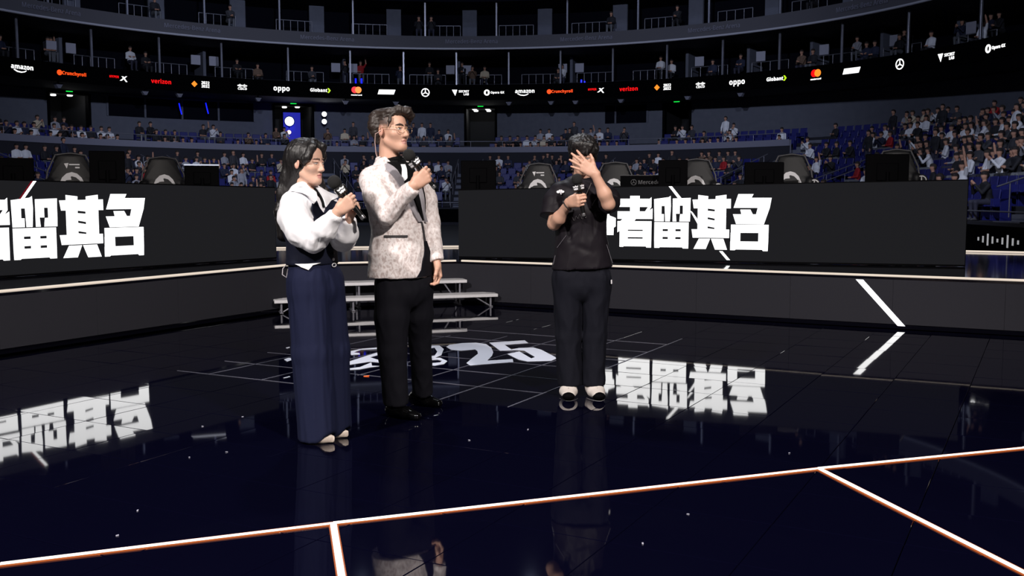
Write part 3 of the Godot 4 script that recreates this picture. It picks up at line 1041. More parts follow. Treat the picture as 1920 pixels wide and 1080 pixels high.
func bowl() -> void:
	var g := Shape.new()
	g.box(Vector3(-3.0, -0.3, -25.0), Vector3(90, 0.3, 90))
	struct(obj("floor", g, M.dull), "dark hall floor around the stage")
	var all := frames(37, 230)
	var round := frames(-50, 230)
	var prof := [Vector2(13.9, -0.15)]
	for k in 6:
		prof.append(Vector2(ROWS[k][0] - 0.02, ROWS[k][1]))
		if k == 0: prof[1] = Vector2(13.9, 0.7)
		prof.append(Vector2(ROWS[k][0] + 0.85, ROWS[k][1]))
		if k < 5: prof.append(Vector2(ROWS[k][0] + 0.85, ROWS[k][1] + 0.31))
	prof.append_array([Vector2(19.1, 2.4), Vector2(19.98, 2.4), Vector2(19.98, 3.6)])
	var s := Shape.new()
	s.sweep(all, prof)
	struct(obj("floor_terrace", s, M.terrace), "dark stepped concrete of the lower stand")
	var s2 := Shape.new()
	s2.sweep(all, [Vector2(19.98, 3.6), Vector2(19.94, 3.6), Vector2(19.94, 3.9), Vector2(20.08, 3.9), Vector2(20.08, 3.0)])
	struct(obj("trim_1", s2, M.parapet), "grey low wall between the lower and upper stand")
	var p3 := [Vector2(20.08, 3.0), Vector2(20.95, 3.0), Vector2(20.95, 3.4), Vector2(21.8, 3.4), Vector2(21.8, 3.8), Vector2(22.65, 3.8), Vector2(22.65, 4.1), Vector2(27.0, 4.1)]
	var s3 := Shape.new()
	s3.sweep(all, p3)
	struct(obj("floor_terrace", s3, M.terrace), "dark stepped concrete of the upper stand")
	# past the slanting steps the rows run on without a break
	var p4 := [Vector2(13.9, -0.15), Vector2(13.9, 0.7)]
	for k in 10:
		if k: p4.append(Vector2(ROWS_SIDE[k][0], ROWS_SIDE[k][1]))
		p4.append(Vector2(ROWS_SIDE[k][0] + 0.85, ROWS_SIDE[k][1]))
	p4.append_array([Vector2(22.5, 4.1), Vector2(27.0, 4.1)])
	var s4 := Shape.new()
	s4.sweep(frames(-50, 37), p4)
	struct(obj("floor_terrace", s4, M.terrace), "dark stepped concrete of the unbroken side stand")
	# wave of white bars on the black board round the front of the stand
	var w := thing("barrier_board", "black board round the stand front with a row of white sound-wave bars", "screen")
	var b1 := Shape.new()
	b1.sweep(round, [Vector2(13.86, 0.0), Vector2(13.84, 0.0), Vector2(13.84, 0.62), Vector2(13.9, 0.62)])
	obj("board", b1, M.led_black, w)
	for k in 9:
		var z := 23.55 - k * 0.232
		var hh: float = [0.08, 0.15, 0.27, 0.16, 0.08, 0.15, 0.28, 0.16, 0.09][k]
		var q := Shape.new()
		q.box(Vector3(BOWL.x + 13.835, 0.3, -z), Vector3(0.012, hh, 0.07), Basis.IDENTITY, 0.004)
		obj("wave_bar", q, M.wave, w)
	rail("front_handrail", round, 13.95, 0.62, 0.32, "thin grey handrail along the front of the lower stand", 6.0)
	rail("upper_handrail", frames(38, 200), 20.0, 3.9, 0.3, "thin grey handrail on the low wall under the upper stand", 6.0)
	# the aisles' paler steps with their handrails
	for i in AISLES.size():
		var t := thing("aisle_steps", ["flight of grey steps up toward the doorway with the standing light", "flight of grey steps below the blue-lit doorway", "flight of grey steps below the doorway with bright ceiling lamps", "flight of grey steps with handrails climbing past the raised elbow", "flight of pale grey steps slanting up through near-empty blue seats", "flight of grey steps beside the densest block of spectators", "flight of grey steps at the straight side of the stand", "flight of grey steps at the stand's curve beyond the woman", "flight of grey steps far along the straight side"][i], "steps")
		var half: float = rad_to_deg(0.62 / 17.0) if AISLES[i] > 0 and AISLES[i] < 180 else 0.62
		var rows: Array = ROWS if AISLES[i] > 38 else ROWS_SIDE
		for k in rows.size():
			for q in 2:
				var r: float = rows[k][0] + 0.02 + 0.425 * q
				var h: float = rows[k][1] + (0.02 if q == 0 else 0.17)
				var st := Shape.new()
				st.sweep(frames(AISLES[i] - half, AISLES[i] + half, half), [Vector2(r, h - 0.24), Vector2(r, h), Vector2(r + 0.43, h)])
				obj("step", st, M.wall, t)
		var f := frame(AISLES[i])
		var side: Vector3 = f[1].cross(Vector3.UP)
		for q in [-1, 1]:
			var rl := Shape.new()
			rl.tube([f[0] + f[1] * 14.1 + Vector3(0, 1.5, 0) + side * 0.66 * q, f[0] + f[1] * 19.0 + Vector3(0, 3.2, 0) + side * 0.66 * q], 0.022, 6)
			for k in 4: rl.tube([f[0] + f[1] * (14.4 + 1.45 * k) + Vector3(0, 0.8 + 0.52 * k, 0) + side * 0.66 * q, f[0] + f[1] * (14.4 + 1.45 * k) + Vector3(0, 1.6 + 0.5 * k, 0) + side * 0.66 * q], 0.016, 6)
			obj("handrail", rl, M.rail, t)
	# back wall of the concourse between its doorways
	var doors := [[136.0, 140.6], [109.2, 114.1], [85.7, 89.7], [60.5, 63.9]]
	var edges := [-50.0, 60.5, 63.9, 85.7, 89.7, 109.2, 114.1, 136.0, 140.6, 230.0]
	for i in 5:
		var ws := Shape.new()
		ws.sweep(frames(edges[i * 2], edges[i * 2 + 1]), [Vector2(27.0, 4.0), Vector2(27.0, 6.9), Vector2(27.3, 6.9), Vector2(27.3, 4.0)], true)
		struct(obj("wall_back", ws, M.wall), "grey plastered concourse wall behind the upper stand")
	for d in doors:
		var ls := Shape.new()
		ls.sweep(frames(d[0], d[1]), [Vector2(27.0, 6.62), Vector2(27.0, 6.9), Vector2(27.3, 6.9), Vector2(27.3, 6.62)], true)
		struct(obj("wall_back", ls, M.wall), "grey wall over a doorway")
	# outer shell and roof
	var sh := Shape.new()
	sh.sweep(frames(-50, 230), [Vector2(40, -0.3), Vector2(40, 24.0), Vector2(40.4, 24.0), Vector2(40.4, -0.3)], true)
	struct(obj("wall_outer", sh, M.void))
	var fr := Shape.new()
	fr.box(Vector3(-3, 11.8, 14.6), Vector3(82, 24.6, 0.4))
	struct(obj("wall_front", fr, M.void))
	var rf := Shape.new()
	rf.box(Vector3(-3.0, 24.0, -31.0), Vector3(84, 0.4, 94))
	struct(obj("ceiling", rf, M.void))


func rail(called: String, fr: Array, r: float, base: float, high: float, label: String, step: float) -> void:
	var t := thing(called, label, "railing")
	var s := Shape.new()
	var path := []
	for f in fr: path.append(f[0] + f[1] * r + Vector3(0, base + high, 0))
	s.tube(path, 0.02, 6)
	obj("top_rail", s, M.rail, t)
	for i in range(0, fr.size(), 2):
		var q: Vector3 = fr[i][0] + fr[i][1] * r
		if q.z > -14.0: continue
		var p := Shape.new()
		p.tube([q + Vector3(0, base - 0.02, 0), q + Vector3(0, base + high, 0)], 0.016, 6)
		obj("post", p, M.rail, t)


# ---------- the black sponsor ribbon ----------
const LOGOS := [149.71, 143.47, 137.41, 131.62, 126.1, 120.65, 115.21, 109.87, 104.69, 100.4, 94.84, 89.72, 84.88, 80.42, 75.41, 70.15, 65.28, 60.1, 54.84, 49.52, 43.89, 38.11, 32.96, 26.0, 19.22, 12.01]

func ribbon() -> void:
	var t := thing("ribbon_board", "black ring-shaped advertising board with small glowing sponsor logos", "screen")
	var s := Shape.new()
	s.sweep(frames(-50, 230), [Vector2(22.5, 6.65), Vector2(22.4, 6.65), Vector2(22.4, 7.5), Vector2(22.5, 7.5)], true)
	obj("board", s, M.led_black, t)
	var white := glow(Color(1, 1, 1), 1.6)
	var orange := glow(Color(1.0, 0.3, 0.08), 1.4)
	var red := glow(Color(0.95, 0.04, 0.05), 1.3)
	var amber := glow(Color(1.0, 0.55, 0.15), 1.3)
	var green := glow(Color(0.75, 0.95, 0.1), 1.2)
	for i in LOGOS.size():
		var a: float = LOGOS[i]
		var d := Vector3(cos(deg_to_rad(a)), 0, -sin(deg_to_rad(a)))
		var b := Basis(d.cross(Vector3.UP) * 1.0, Vector3.UP, -d)
		b.x = Vector3.UP.cross(-d)
		var k := (i + 0) % 13
		var root := Node3D.new()
		root.name = "sponsor_logo"
		t.add_child(root, true)
		root.transform = Transform3D(b, BOWL + d * 22.39 + Vector3(0, 7.06, 0))
		match k:
			0:
				logo_word(root, "amazon", 0.3, Vector3(0, 0.06, 0), white)
				var q := Shape.new()
				q.tube([Vector3(-0.42, -0.08, 0), Vector3(-0.25, -0.16, 0), Vector3(-0.05, -0.18, 0), Vector3(0.1, -0.15, 0), Vector3(0.2, -0.09, 0)], [0.03, 0.035, 0.035, 0.03, 0.02], 6, 0.9)
				obj("logo_smile", q, white, root)
			1:
				logo_word(root, "Crunchyroll", 0.22, Vector3(0.16, 0.0, 0), orange)
				var q := Shape.new()
				q.plate(disc(0.13, 0.0, TAU), Vector3(-0.58, 0, 0), Vector3.RIGHT, Vector3.UP, 0.012)
				obj("logo_dot", q, orange, root)
			2:
				logo_word(root, "HYPER", 0.16, Vector3(-0.18, 0.05, 0), red)
				var q := Shape.new()
				q.plate(PackedVector2Array([Vector2(0.1, -0.12), Vector2(0.2, -0.12), Vector2(0.5, 0.12), Vector2(0.42, 0.12)]), Vector3.ZERO, Vector3.RIGHT, Vector3.UP, 0.012)
				q.plate(PackedVector2Array([Vector2(0.2, 0.1), Vector2(0.3, 0.1), Vector2(0.5, -0.16), Vector2(0.42, -0.16)]), Vector3.ZERO, Vector3.RIGHT, Vector3.UP, 0.012)
				obj("logo_cross", q, white, root)
			3: logo_word(root, "verizon", 0.3, Vector3.ZERO, red)
			4:
				var q := Shape.new()
				q.plate(PackedVector2Array([Vector2(-0.58, 0), Vector2(-0.42, 0.16), Vector2(-0.26, 0), Vector2(-0.42, -0.16)]), Vector3.ZERO, Vector3.RIGHT, Vector3.UP, 0.012)
				obj("logo_diamond", q, amber, root)
				logo_word(root, "2022", 0.2, Vector3(0.16, 0.09, 0), white)
				logo_word(root, "2032", 0.2, Vector3(0.16, -0.09, 0), white)
			5:
				logo_word(root, "CISCO", 0.17, Vector3(0, -0.1, 0), white)
				var q := Shape.new()
				for n in 9: q.box(Vector3(-0.24 + 0.06 * n, 0.06, 0.006), Vector3(0.034, [0.06, 0.1, 0.17, 0.1, 0.06, 0.1, 0.17, 0.1, 0.06][n], 0.012))
				obj("logo_bars", q, white, root)
			6: logo_word(root, "oppo", 0.38, Vector3(0, 0.02, 0), white)
			7:
				logo_word(root, "Globant", 0.25, Vector3(-0.06, 0, 0), white)
				var q := Shape.new()
				q.plate(PackedVector2Array([Vector2(0.42, 0.13), Vector2(0.5, 0.13), Vector2(0.6, 0), Vector2(0.5, -0.13), Vector2(0.42, -0.13), Vector2(0.5, 0)]), Vector3.ZERO, Vector3.RIGHT, Vector3.UP, 0.012)
				obj("logo_arrow", q, green, root)
			8:
				var q := Shape.new()
				q.plate(disc(0.18, 0, TAU), Vector3(-0.1, 0.08, 0), Vector3.RIGHT, Vector3.UP, 0.01)
				obj("logo_circle", q, red, root)
				var q2 := Shape.new()
				q2.plate(disc(0.18, 0, TAU), Vector3(0.1, 0.08, 0.002), Vector3.RIGHT, Vector3.UP, 0.012)
				obj("logo_circle", q2, amber, root)
				logo_word(root, "mastercard", 0.11, Vector3(0, -0.2, 0), white)
			9:
				var q := Shape.new()
				q.plate(PackedVector2Array([Vector2(-0.5, -0.13), Vector2(0.4, -0.13), Vector2(0.5, 0.13), Vector2(-0.42, 0.13)]), Vector3.ZERO, Vector3.RIGHT, Vector3.UP, 0.012)
				obj("logo_slab", q, white, root)
			10:
				var q := star_ring(0.24, 0.055)
				obj("logo_star", q, white, root)
			11:
				var q := Shape.new()
				q.plate(PackedVector2Array([Vector2(-0.5, 0.16), Vector2(-0.2, 0.16), Vector2(-0.32, -0.18)]), Vector3.ZERO, Vector3.RIGHT, Vector3.UP, 0.012)
				obj("logo_shield", q, white, root)
				logo_word(root, "SECRET", 0.17, Vector3(0.17, 0.07, 0), white)
				logo_word(root, "LAB", 0.17, Vector3(0.3, -0.09, 0), white)
			12:
				var q := Shape.new()
				for n in 16:
					var a1 := TAU * n / 16
					var a2 := TAU * (n + 1) / 16
					q.plate(PackedVector2Array([Vector2(cos(a1), sin(a1)) * 0.17, Vector2(cos(a2), sin(a2)) * 0.17, Vector2(cos(a2) * 0.06, sin(a2) * 0.1), Vector2(cos(a1) * 0.06, sin(a1) * 0.1)]), Vector3(-0.42, 0, 0), Vector3.RIGHT, Vector3.UP, 0.012)
				obj("logo_ring", q, white, root)
				logo_word(root, "Opera GX", 0.17, Vector3(0.18, 0, 0), white)


func logo_word(root: Node3D, text: String, h: float, at: Vector3, m: Material) -> void:
	var o := obj("logo_lettering", words(text, h), m, root)
	o.position = at + Vector3(0, 0, 0.006)


func disc(r: float, from: float, to: float) -> PackedVector2Array:
	var p := PackedVector2Array()
	for k in 20: p.append(Vector2(cos(lerpf(from, to, k / 20.0)), sin(lerpf(from, to, k / 20.0))) * r)
	return p


# ---------- the two levels of suites above ----------
const POSTS := [149.84, 140.39, 131.55, 123.22, 114.13, 105.47, 97.92, 90.37, 82.84, 75.36, 67.79, 59.98, 51.96, 43.81, 34.91, 25.46, 15.06]

func suites() -> void:
	var all := frames(-50, 230)
	var a := Shape.new()
	a.sweep(all, [Vector2(22.5, 6.7), Vector2(22.5, 7.45), Vector2(22.7, 7.45), Vector2(22.7, 7.15), Vector2(24.3, 7.15), Vector2(24.3, 7.5), Vector2(25.3, 7.5), Vector2(25.3, 7.85), Vector2(26.3, 7.85), Vector2(28.6, 7.85), Vector2(28.6, 6.7)], true)
	struct(obj("floor_balcony", a, M.terrace), "dark balcony floor of the first suite level")
	var b := Shape.new()
	b.sweep(all, [Vector2(28.2, 7.8), Vector2(28.2, 9.5), Vector2(28.5, 9.5), Vector2(28.5, 7.8)], true)
	struct(obj("wall_suite", b, M.navy), "dark back wall of the first suite level")
	var c := Shape.new()
	c.sweep(all, [Vector2(21.65, 9.45), Vector2(21.65, 10.08), Vector2(28.6, 10.08), Vector2(28.6, 9.45)], true)
	var band: Node = struct(obj("trim_2", c, M.fascia), "grey band between the two suite levels")
	var c2 := Shape.new()
	c2.sweep(all, [Vector2(21.6, 9.33), Vector2(21.56, 9.36), Vector2(21.56, 9.42), Vector2(21.65, 9.45), Vector2(21.75, 9.4)], true)
	struct(obj("trim_3", c2, mat(Color(0.62, 0.62, 0.66), 0.5)), "thin pale lip under the grey band")
	var d := Shape.new()
	d.sweep(all, [Vector2(26.5, 10.0), Vector2(26.5, 12.1), Vector2(28.5, 12.1), Vector2(28.5, 10.0)], true)
	struct(obj("wall_suite", d, M.navy), "dark back wall of the second suite level")
	var e := Shape.new()
	e.sweep(all, [Vector2(22.2, 12.05), Vector2(22.2, 12.7), Vector2(28.6, 12.7), Vector2(28.6, 12.05)], true)
	struct(obj("trim_4", e, M.navy), "dark band over the second suite level")
	# the highest stand, out of the frame, mirrored faintly by the floor
	var p := [Vector2(22.2, 12.7)]
	for k in 12:
		p.append(Vector2(22.6 + k * 1.4, 12.9 + k * 0.8))
		p.append(Vector2(24.0 + k * 1.4, 12.9 + k * 0.8))
	var f := Shape.new()
	f.sweep(all, p)
	struct(obj("floor_gallery", f, M.navy), "dark stepped gallery over the suites")
	for i in 7:       # faint name on the grey band
		var g := frame([147.0, 128.0, 109.0, 88.0, 71.0, 52.0, 30.0][i])
		var n := obj("band_lettering", words("Mercedes-Benz Arena", 0.3, false, false), M.parapet, band)
		n.transform = Transform3D(Basis(Vector3.UP.cross(-g[1]), Vector3.UP, -g[1]), g[0] + g[1] * 21.56 + Vector3(0, 9.78, 0))
	for i in 12:       # little loudspeakers under the balcony
		var g := frame([144.0, 133.0, 128.5, 118.0, 106.0, 99.0, 83.0, 77.0, 73.5, 67.0, 57.5, 50.0][i])
		var sp := thing("loudspeaker", "small dark wedge loudspeaker under the balcony, " + PLACE[clampi(i, 0, 16)], "speaker", g[0] + g[1] * 23.2 + Vector3(0, 6.52, 0), Basis(Vector3.UP.cross(-g[1]), Vector3.UP, -g[1]), "loudspeakers under the balcony")
		var w := Shape.new()
		w.plate(PackedVector2Array([Vector2(-0.2, 0.12), Vector2(0.2, 0.12), Vector2(0.06, -0.12), Vector2(-0.06, -0.12)]), Vector3(0, 0, -0.12), Vector3.RIGHT, Vector3.UP, 0.24)
		obj("cabinet", w, M.parapet, sp)
		var br := Shape.new()
		br.box(Vector3(0, 0.15, 0), Vector3(0.06, 0.07, 0.06))
		obj("bracket", br, M.black, sp)
	for i in POSTS.size():
		var ang: float = POSTS[i]
		var g := frame(ang)
		var s := Shape.new()
		s.box(g[0] + g[1] * 22.62 + Vector3(0, 8.42, 0), Vector3(0.1, 1.98, 0.1), Basis(Vector3.UP.cross(-g[1]), Vector3.UP, -g[1]), 0.01)
		var po := tag(obj("suite_post", s, M.rail), "slim grey post of the first suite level, " + PLACE[clampi(i, 0, 16)], "post", "posts of the first suite level")
		if i % 2 == 1 or i > 10:
			var t := thing("suite_board", "pale board on the suite partition " + PLACE[clampi(i, 0, 16)], "panel", g[0] + g[1] * 25.6, Basis(Vector3.UP.cross(-g[1]), Vector3.UP, -g[1]), "pale boards in the suites")
			for q in ([-1, 1] if i < 11 else [1]):
				var w := Shape.new()
				w.box(Vector3(0.5 * q + (0.25 if i > 10 else 0.0), 8.72, 0), Vector3(0.52, 0.52, 0.06), Basis.IDENTITY, 0.01)
				obj("board_half", w, M.pale, t)
			var part := Shape.new()
			part.box(Vector3(0, 8.6, -0.9), Vector3(0.16, 1.6, 1.7), Basis.IDENTITY)
			obj("partition", part, M.wall, t)
	# upper level: posts and pale screens between the boxes
	for i in 15:
		var ang := 156.0 - i * 10.2
		var g := frame(ang)
		var bb := Basis(Vector3.UP.cross(-g[1]), Vector3.UP, -g[1])
		var s := Shape.new()
		s.box(g[0] + g[1] * 22.6 + Vector3(0, 11.1, 0), Vector3(0.1, 2.0, 0.1), bb, 0.01)
		tag(obj("upper_post", s, M.rail), "slim grey post on the second suite level, " + PLACE[clampi(i + 1, 0, 16)], "post", "posts of the second suite level")
		var h := frame(ang + 4.2)
		var b2 := Basis(Vector3.UP.cross(-h[1]), Vector3.UP, -h[1])
		var w := Shape.new()
		w.box(h[0] + h[1] * 24.9 + Vector3(0, 11.1, 0), Vector3(0.85, 1.95, 0.2), b2, 0.02)
		tag(obj("upper_pier", w, M.wall), "pale flat pier between upper boxes, " + PLACE[clampi(i + 1, 0, 16)], "pier", "piers of the second suite level")
	# seat-back rails of the boxes
	for lev in 2:
		for i in (17 if lev == 0 else 15):
			var mid: float = (POSTS[i] - 3.4) if lev == 0 else 156.0 - i * 10.2 - 2.5
			var r: float = [25.2, 23.6][lev]
			var y: float = [8.36, 10.95][lev]
			var fr := frames(mid - 2.4, mid + 2.4, 1.2)
			var t := thing("box_rail", "thin rail behind the " + ["first", "second"][lev] + " suite level, " + PLACE[clampi(i, 0, 16)], "railing", Vector3.ZERO, Basis.IDENTITY, "rails of the suites")
			var s := Shape.new()
			var path := []
			for q in fr: path.append(q[0] + q[1] * r + Vector3(0, y, 0))
			s.tube(path, 0.025, 6)
			obj("top_rail", s, M.rail, t)
			for q in fr:
				var p2 := Shape.new()
				p2.tube([q[0] + q[1] * r + Vector3(0, y - (0.88 if lev == 0 else 0.89), 0), q[0] + q[1] * r + Vector3(0, y, 0)], 0.02, 6)
				obj("upright", p2, M.rail, t)


const PLACE := ["over the first white lettering", "over the orange lettering", "near the red-and-white cross", "near the red lettering", "near the orange diamond", "near the arrow lettering", "near the twin circles", "near the star in a ring", "near the ring emblem over the steps", "above the doorway with lamps", "above the man in black", "near the second orange diamond", "near the second round lettering", "near the second arrow lettering", "near the second twin circles", "near the second star in a ring", "near the last ring emblem"]


# ---------- doorways of the concourse ----------
func vomitories() -> void:
	var spans := [[136.0, 140.6], [109.2, 114.1], [85.7, 89.7], [60.5, 63.9]]
	var says := ["with a standing white light", "glowing blue inside", "with bright ceiling lamps", "beside the dark recess"]
	for i in 4:
		var mid: float = (spans[i][0] + spans[i][1]) * 0.5
		var g := frame(mid)
		var b := Basis(Vector3.UP.cross(-g[1]), Vector3.UP, -g[1])
		var w: float = deg_to_rad(spans[i][1] - spans[i][0]) * 27.0
		var t := struct(thing("door_%d" % (i + 1), "dark doorway in the concourse wall " + says[i], "doorway", g[0] + g[1] * 27.0 + Vector3(0, 4.1, 0), b))
		var s := Shape.new()
		for q in [-1, 1]: s.box(Vector3(q * (w * 0.5), 1.25, -0.1), Vector3(0.14, 2.55, 0.36))
		s.box(Vector3(0, 2.5, -0.1), Vector3(w, 0.12, 0.36))
		obj("door_frame", s, M.black, t)
		var c := Shape.new()
		c.box(Vector3(0, 1.26, -3.2), Vector3(w, 2.52, 0.1))
		for q in [-1, 1]: c.box(Vector3(q * w * 0.5, 1.26, -1.75), Vector3(0.1, 2.52, 2.9))
		c.box(Vector3(0, 2.58, -1.75), Vector3(w, 0.08, 2.9))
		obj("passage", c, M.dull, t)
		var e := thing("exit_sign", "small green lit sign over the doorway " + says[i], "sign", g[0] + g[1] * 26.9 + Vector3(0, 6.72, 0), b, "exit signs over the doorways")
		var es := Shape.new()
		es.box(Vector3(0, 0, 0.02), Vector3(0.36, 0.13, 0.06), Basis.IDENTITY, 0.02)
		obj("lit_face", es, glow(Color(0.1, 0.95, 0.3), 1.1), e)
		var eh := Shape.new()
		eh.box(Vector3(0, 0, -0.03), Vector3(0.42, 0.18, 0.07), Basis.IDENTITY, 0.01)
		obj("housing", eh, M.black, e)
		if i == 3: continue
		var lamps := [[-0.4, -0.4], [0.4, -0.4], [-0.4, -1.6], [0.4, -1.6]] if i == 2 else [[-0.35, -1.0], [0.35, -0.6]]
		for n in lamps.size():
			var q: Array = lamps[n]
			var l := thing("passage_lamp", ["first", "second", "third", "fourth"][n] + " small round ceiling lamp of the doorway " + says[i], "lamp", t.position + b * Vector3(q[0], 2.46, q[1]), b, "lamps inside the doorways")
			var ls := Shape.new()
			ls.lathe(Vector3(0, 0.03, 0), Vector3.DOWN, [Vector2(0.001, 0.0), Vector2(0.13, 0.0), Vector2(0.15, 0.05), Vector2(0.12, 0.09), Vector2(0.001, 0.1)], 14)
			obj("lens", ls, glow(Color(1, 1, 1), 2.4), l)
			var o := OmniLight3D.new()
			o.name = "lamp_glow"
			add_child(o, true)
			o.position = t.position + b * Vector3(q[0], 2.3, q[1])
			o.light_energy = 0.12
			o.light_size = 0.1
			o.omni_range = 30.0
			o.omni_attenuation = 2.0
			o.shadow_enabled = true
	# panel put in for the blue glow and round stage lights in the second doorway
	var g := frame(111.9)
	var b := Basis(Vector3.UP.cross(-g[1]), Vector3.UP, -g[1])
	var at: Vector3 = g[0] + g[1] * 26.9 + Vector3(0, 4.1, 0)
	var t := thing("blue_glow_panel", "upright panel put in for the blue glow in a doorway over the woman's head", "display", at, b)
	var s := Shape.new()
	s.box(Vector3(0, 1.08, 0), Vector3(1.15, 2.1, 0.08), Basis.IDENTITY, 0.02)
	obj("housing", s, M.black, t)
	var p := Shape.new()
	p.box(Vector3(0, 1.15, 0.05), Vector3(1.0, 1.8, 0.03))
	obj("lit_face", p, glow(Color(0.02, 0.06, 0.85), 0.5), t)
	var bl := OmniLight3D.new()
	bl.name = "blue_glow"
	add_child(bl, true)
	bl.position = at + b * Vector3(0, 1.2, 0.4)
	bl.light_color = Color(0.1, 0.15, 1.0)
	bl.light_energy = 0.4
	bl.light_size = 0.3
	bl.omni_range = 30.0
	bl.omni_attenuation = 2.0
	bl.shadow_enabled = true
	round_light(Vector3(at.x, 0, at.z) + b * Vector3(-0.18, 5.62, 0.25), 0.27, b, "large round white light in front of the blue glow panel", Color(0.85, 0.9, 1.0))
	round_light(Vector3(at.x, 0, at.z) + b * Vector3(-0.22, 4.98, 0.3), 0.12, b, "small pinkish round light just above the woman's hair", Color(1.0, 0.75, 0.85))
	round_light(on_bearing(608, 214, 60.6), 0.15, b, "upper of two round white lights on the concourse wall", Color(0.95, 0.97, 1.0))
	round_light(on_bearing(608, 228, 60.6), 0.15, b, "lower of two round white lights on the concourse wall", Color(0.95, 0.97, 1.0))
	# blue light sticks and blue lamps
	for q in [[338, 204, 56.5, 6], [388, 203, 57.5, 6]]:
		var st := Shape.new()
		var c := on_bearing(q[0], q[1], q[2])
		st.tube([c + Vector3(-0.06, 0.3, 0), c + Vector3(0, 0, 0), c + Vector3(0.07, -0.3, 0)], 0.035, 8)
		tag(obj("light_stick", st, glow(Color(0.05, 0.1, 1.0), 1.6)), "thin blue glowing stick held up by the dark window, " + ("over the red lettering side" if q[0] < 350 else "below the orange diamond"), "light stick", "blue light sticks")
	for q in [[667, 155, 0.5], [678, 155, 0.5], [1090, 154, 0.3], [1096, 156, 0.26]]:
		var st := Shape.new()
		var c := on_bearing(q[0], q[1], 58.8)
		st.box(c, Vector3(0.1, q[2], 0.1), Basis.IDENTITY, 0.02)
		tag(obj("blue_lamp", st, glow(Color(0.03, 0.1, 1.0), 1.0)), ["shorter", "longer"][int(q[0] == 667 or q[0] == 1090)] + " blue strip lamp behind the sponsor ring, " + ("over the twin circles" if q[0] < 700 else "beside the red-and-white cross"), "lamp", "blue strip lamps of the balcony")
	# dark glazed boxes in the concourse wall
	for q in [[116.5, 134.0, "window_1", "long dark window in the concourse wall beyond the woman"], [66.0, 71.5, "window_2", "dark recess in the concourse wall behind the man in black"]]:
		var fr := frames(q[0], q[1], 1.5)
		var w := Shape.new()
		w.sweep(fr, [Vector2(26.97, 5.55), Vector2(26.97, 6.6)])
		var o: Node = struct(obj(q[2], w, M.navy), q[3])
		for i in range(0, fr.size(), 3):
			var m := Shape.new()
			m.box(fr[i][0] + fr[i][1] * 26.93 + Vector3(0, 6.07, 0), Vector3(0.1, 1.06, 0.06), Basis(Vector3.UP.cross(-fr[i][1]), Vector3.UP, -fr[i][1]))
			obj("window_bar", m, M.wall, o)


func round_light(c: Vector3, r: float, b: Basis, label: String, col: Color) -> void:
	var t := thing("round_light", label, "spotlight", c, b)
	var s := Shape.new()
	s.lathe(Vector3.ZERO, Vector3.BACK, [Vector2(0.001, -0.22), Vector2(r * 0.7, -0.2), Vector2(r * 1.12, -0.06), Vector2(r * 1.14, 0.02), Vector2(r, 0.02)], 20)
	obj("housing", s, M.black, t)
	var l := Shape.new()
	l.lathe(Vector3.ZERO, Vector3.BACK, [Vector2(r, 0.0), Vector2(r * 0.7, 0.04), Vector2(0.001, 0.06)], 20)
	obj("lens", l, glow(col, 3.0), t)
	var y := Shape.new()
	y.tube([Vector3(0, -r * 1.1, -0.1), Vector3(0, -r * 1.1 - 0.09, -0.12)], 0.025, 6)
	obj("bracket", y, M.black, t)
	var o := SpotLight3D.new()
	o.name = "light_beam"
	add_child(o, true)
	o.position = c + b * Vector3(0, 0, 0.08)
	o.basis = b * Basis(Vector3.UP, PI)
	o.light_color = col
	o.light_energy = 3.0 * r
	o.light_size = r
	o.spot_angle = 60
	o.spot_range = 80.0
	o.spot_attenuation = 2.0
	o.shadow_enabled = true


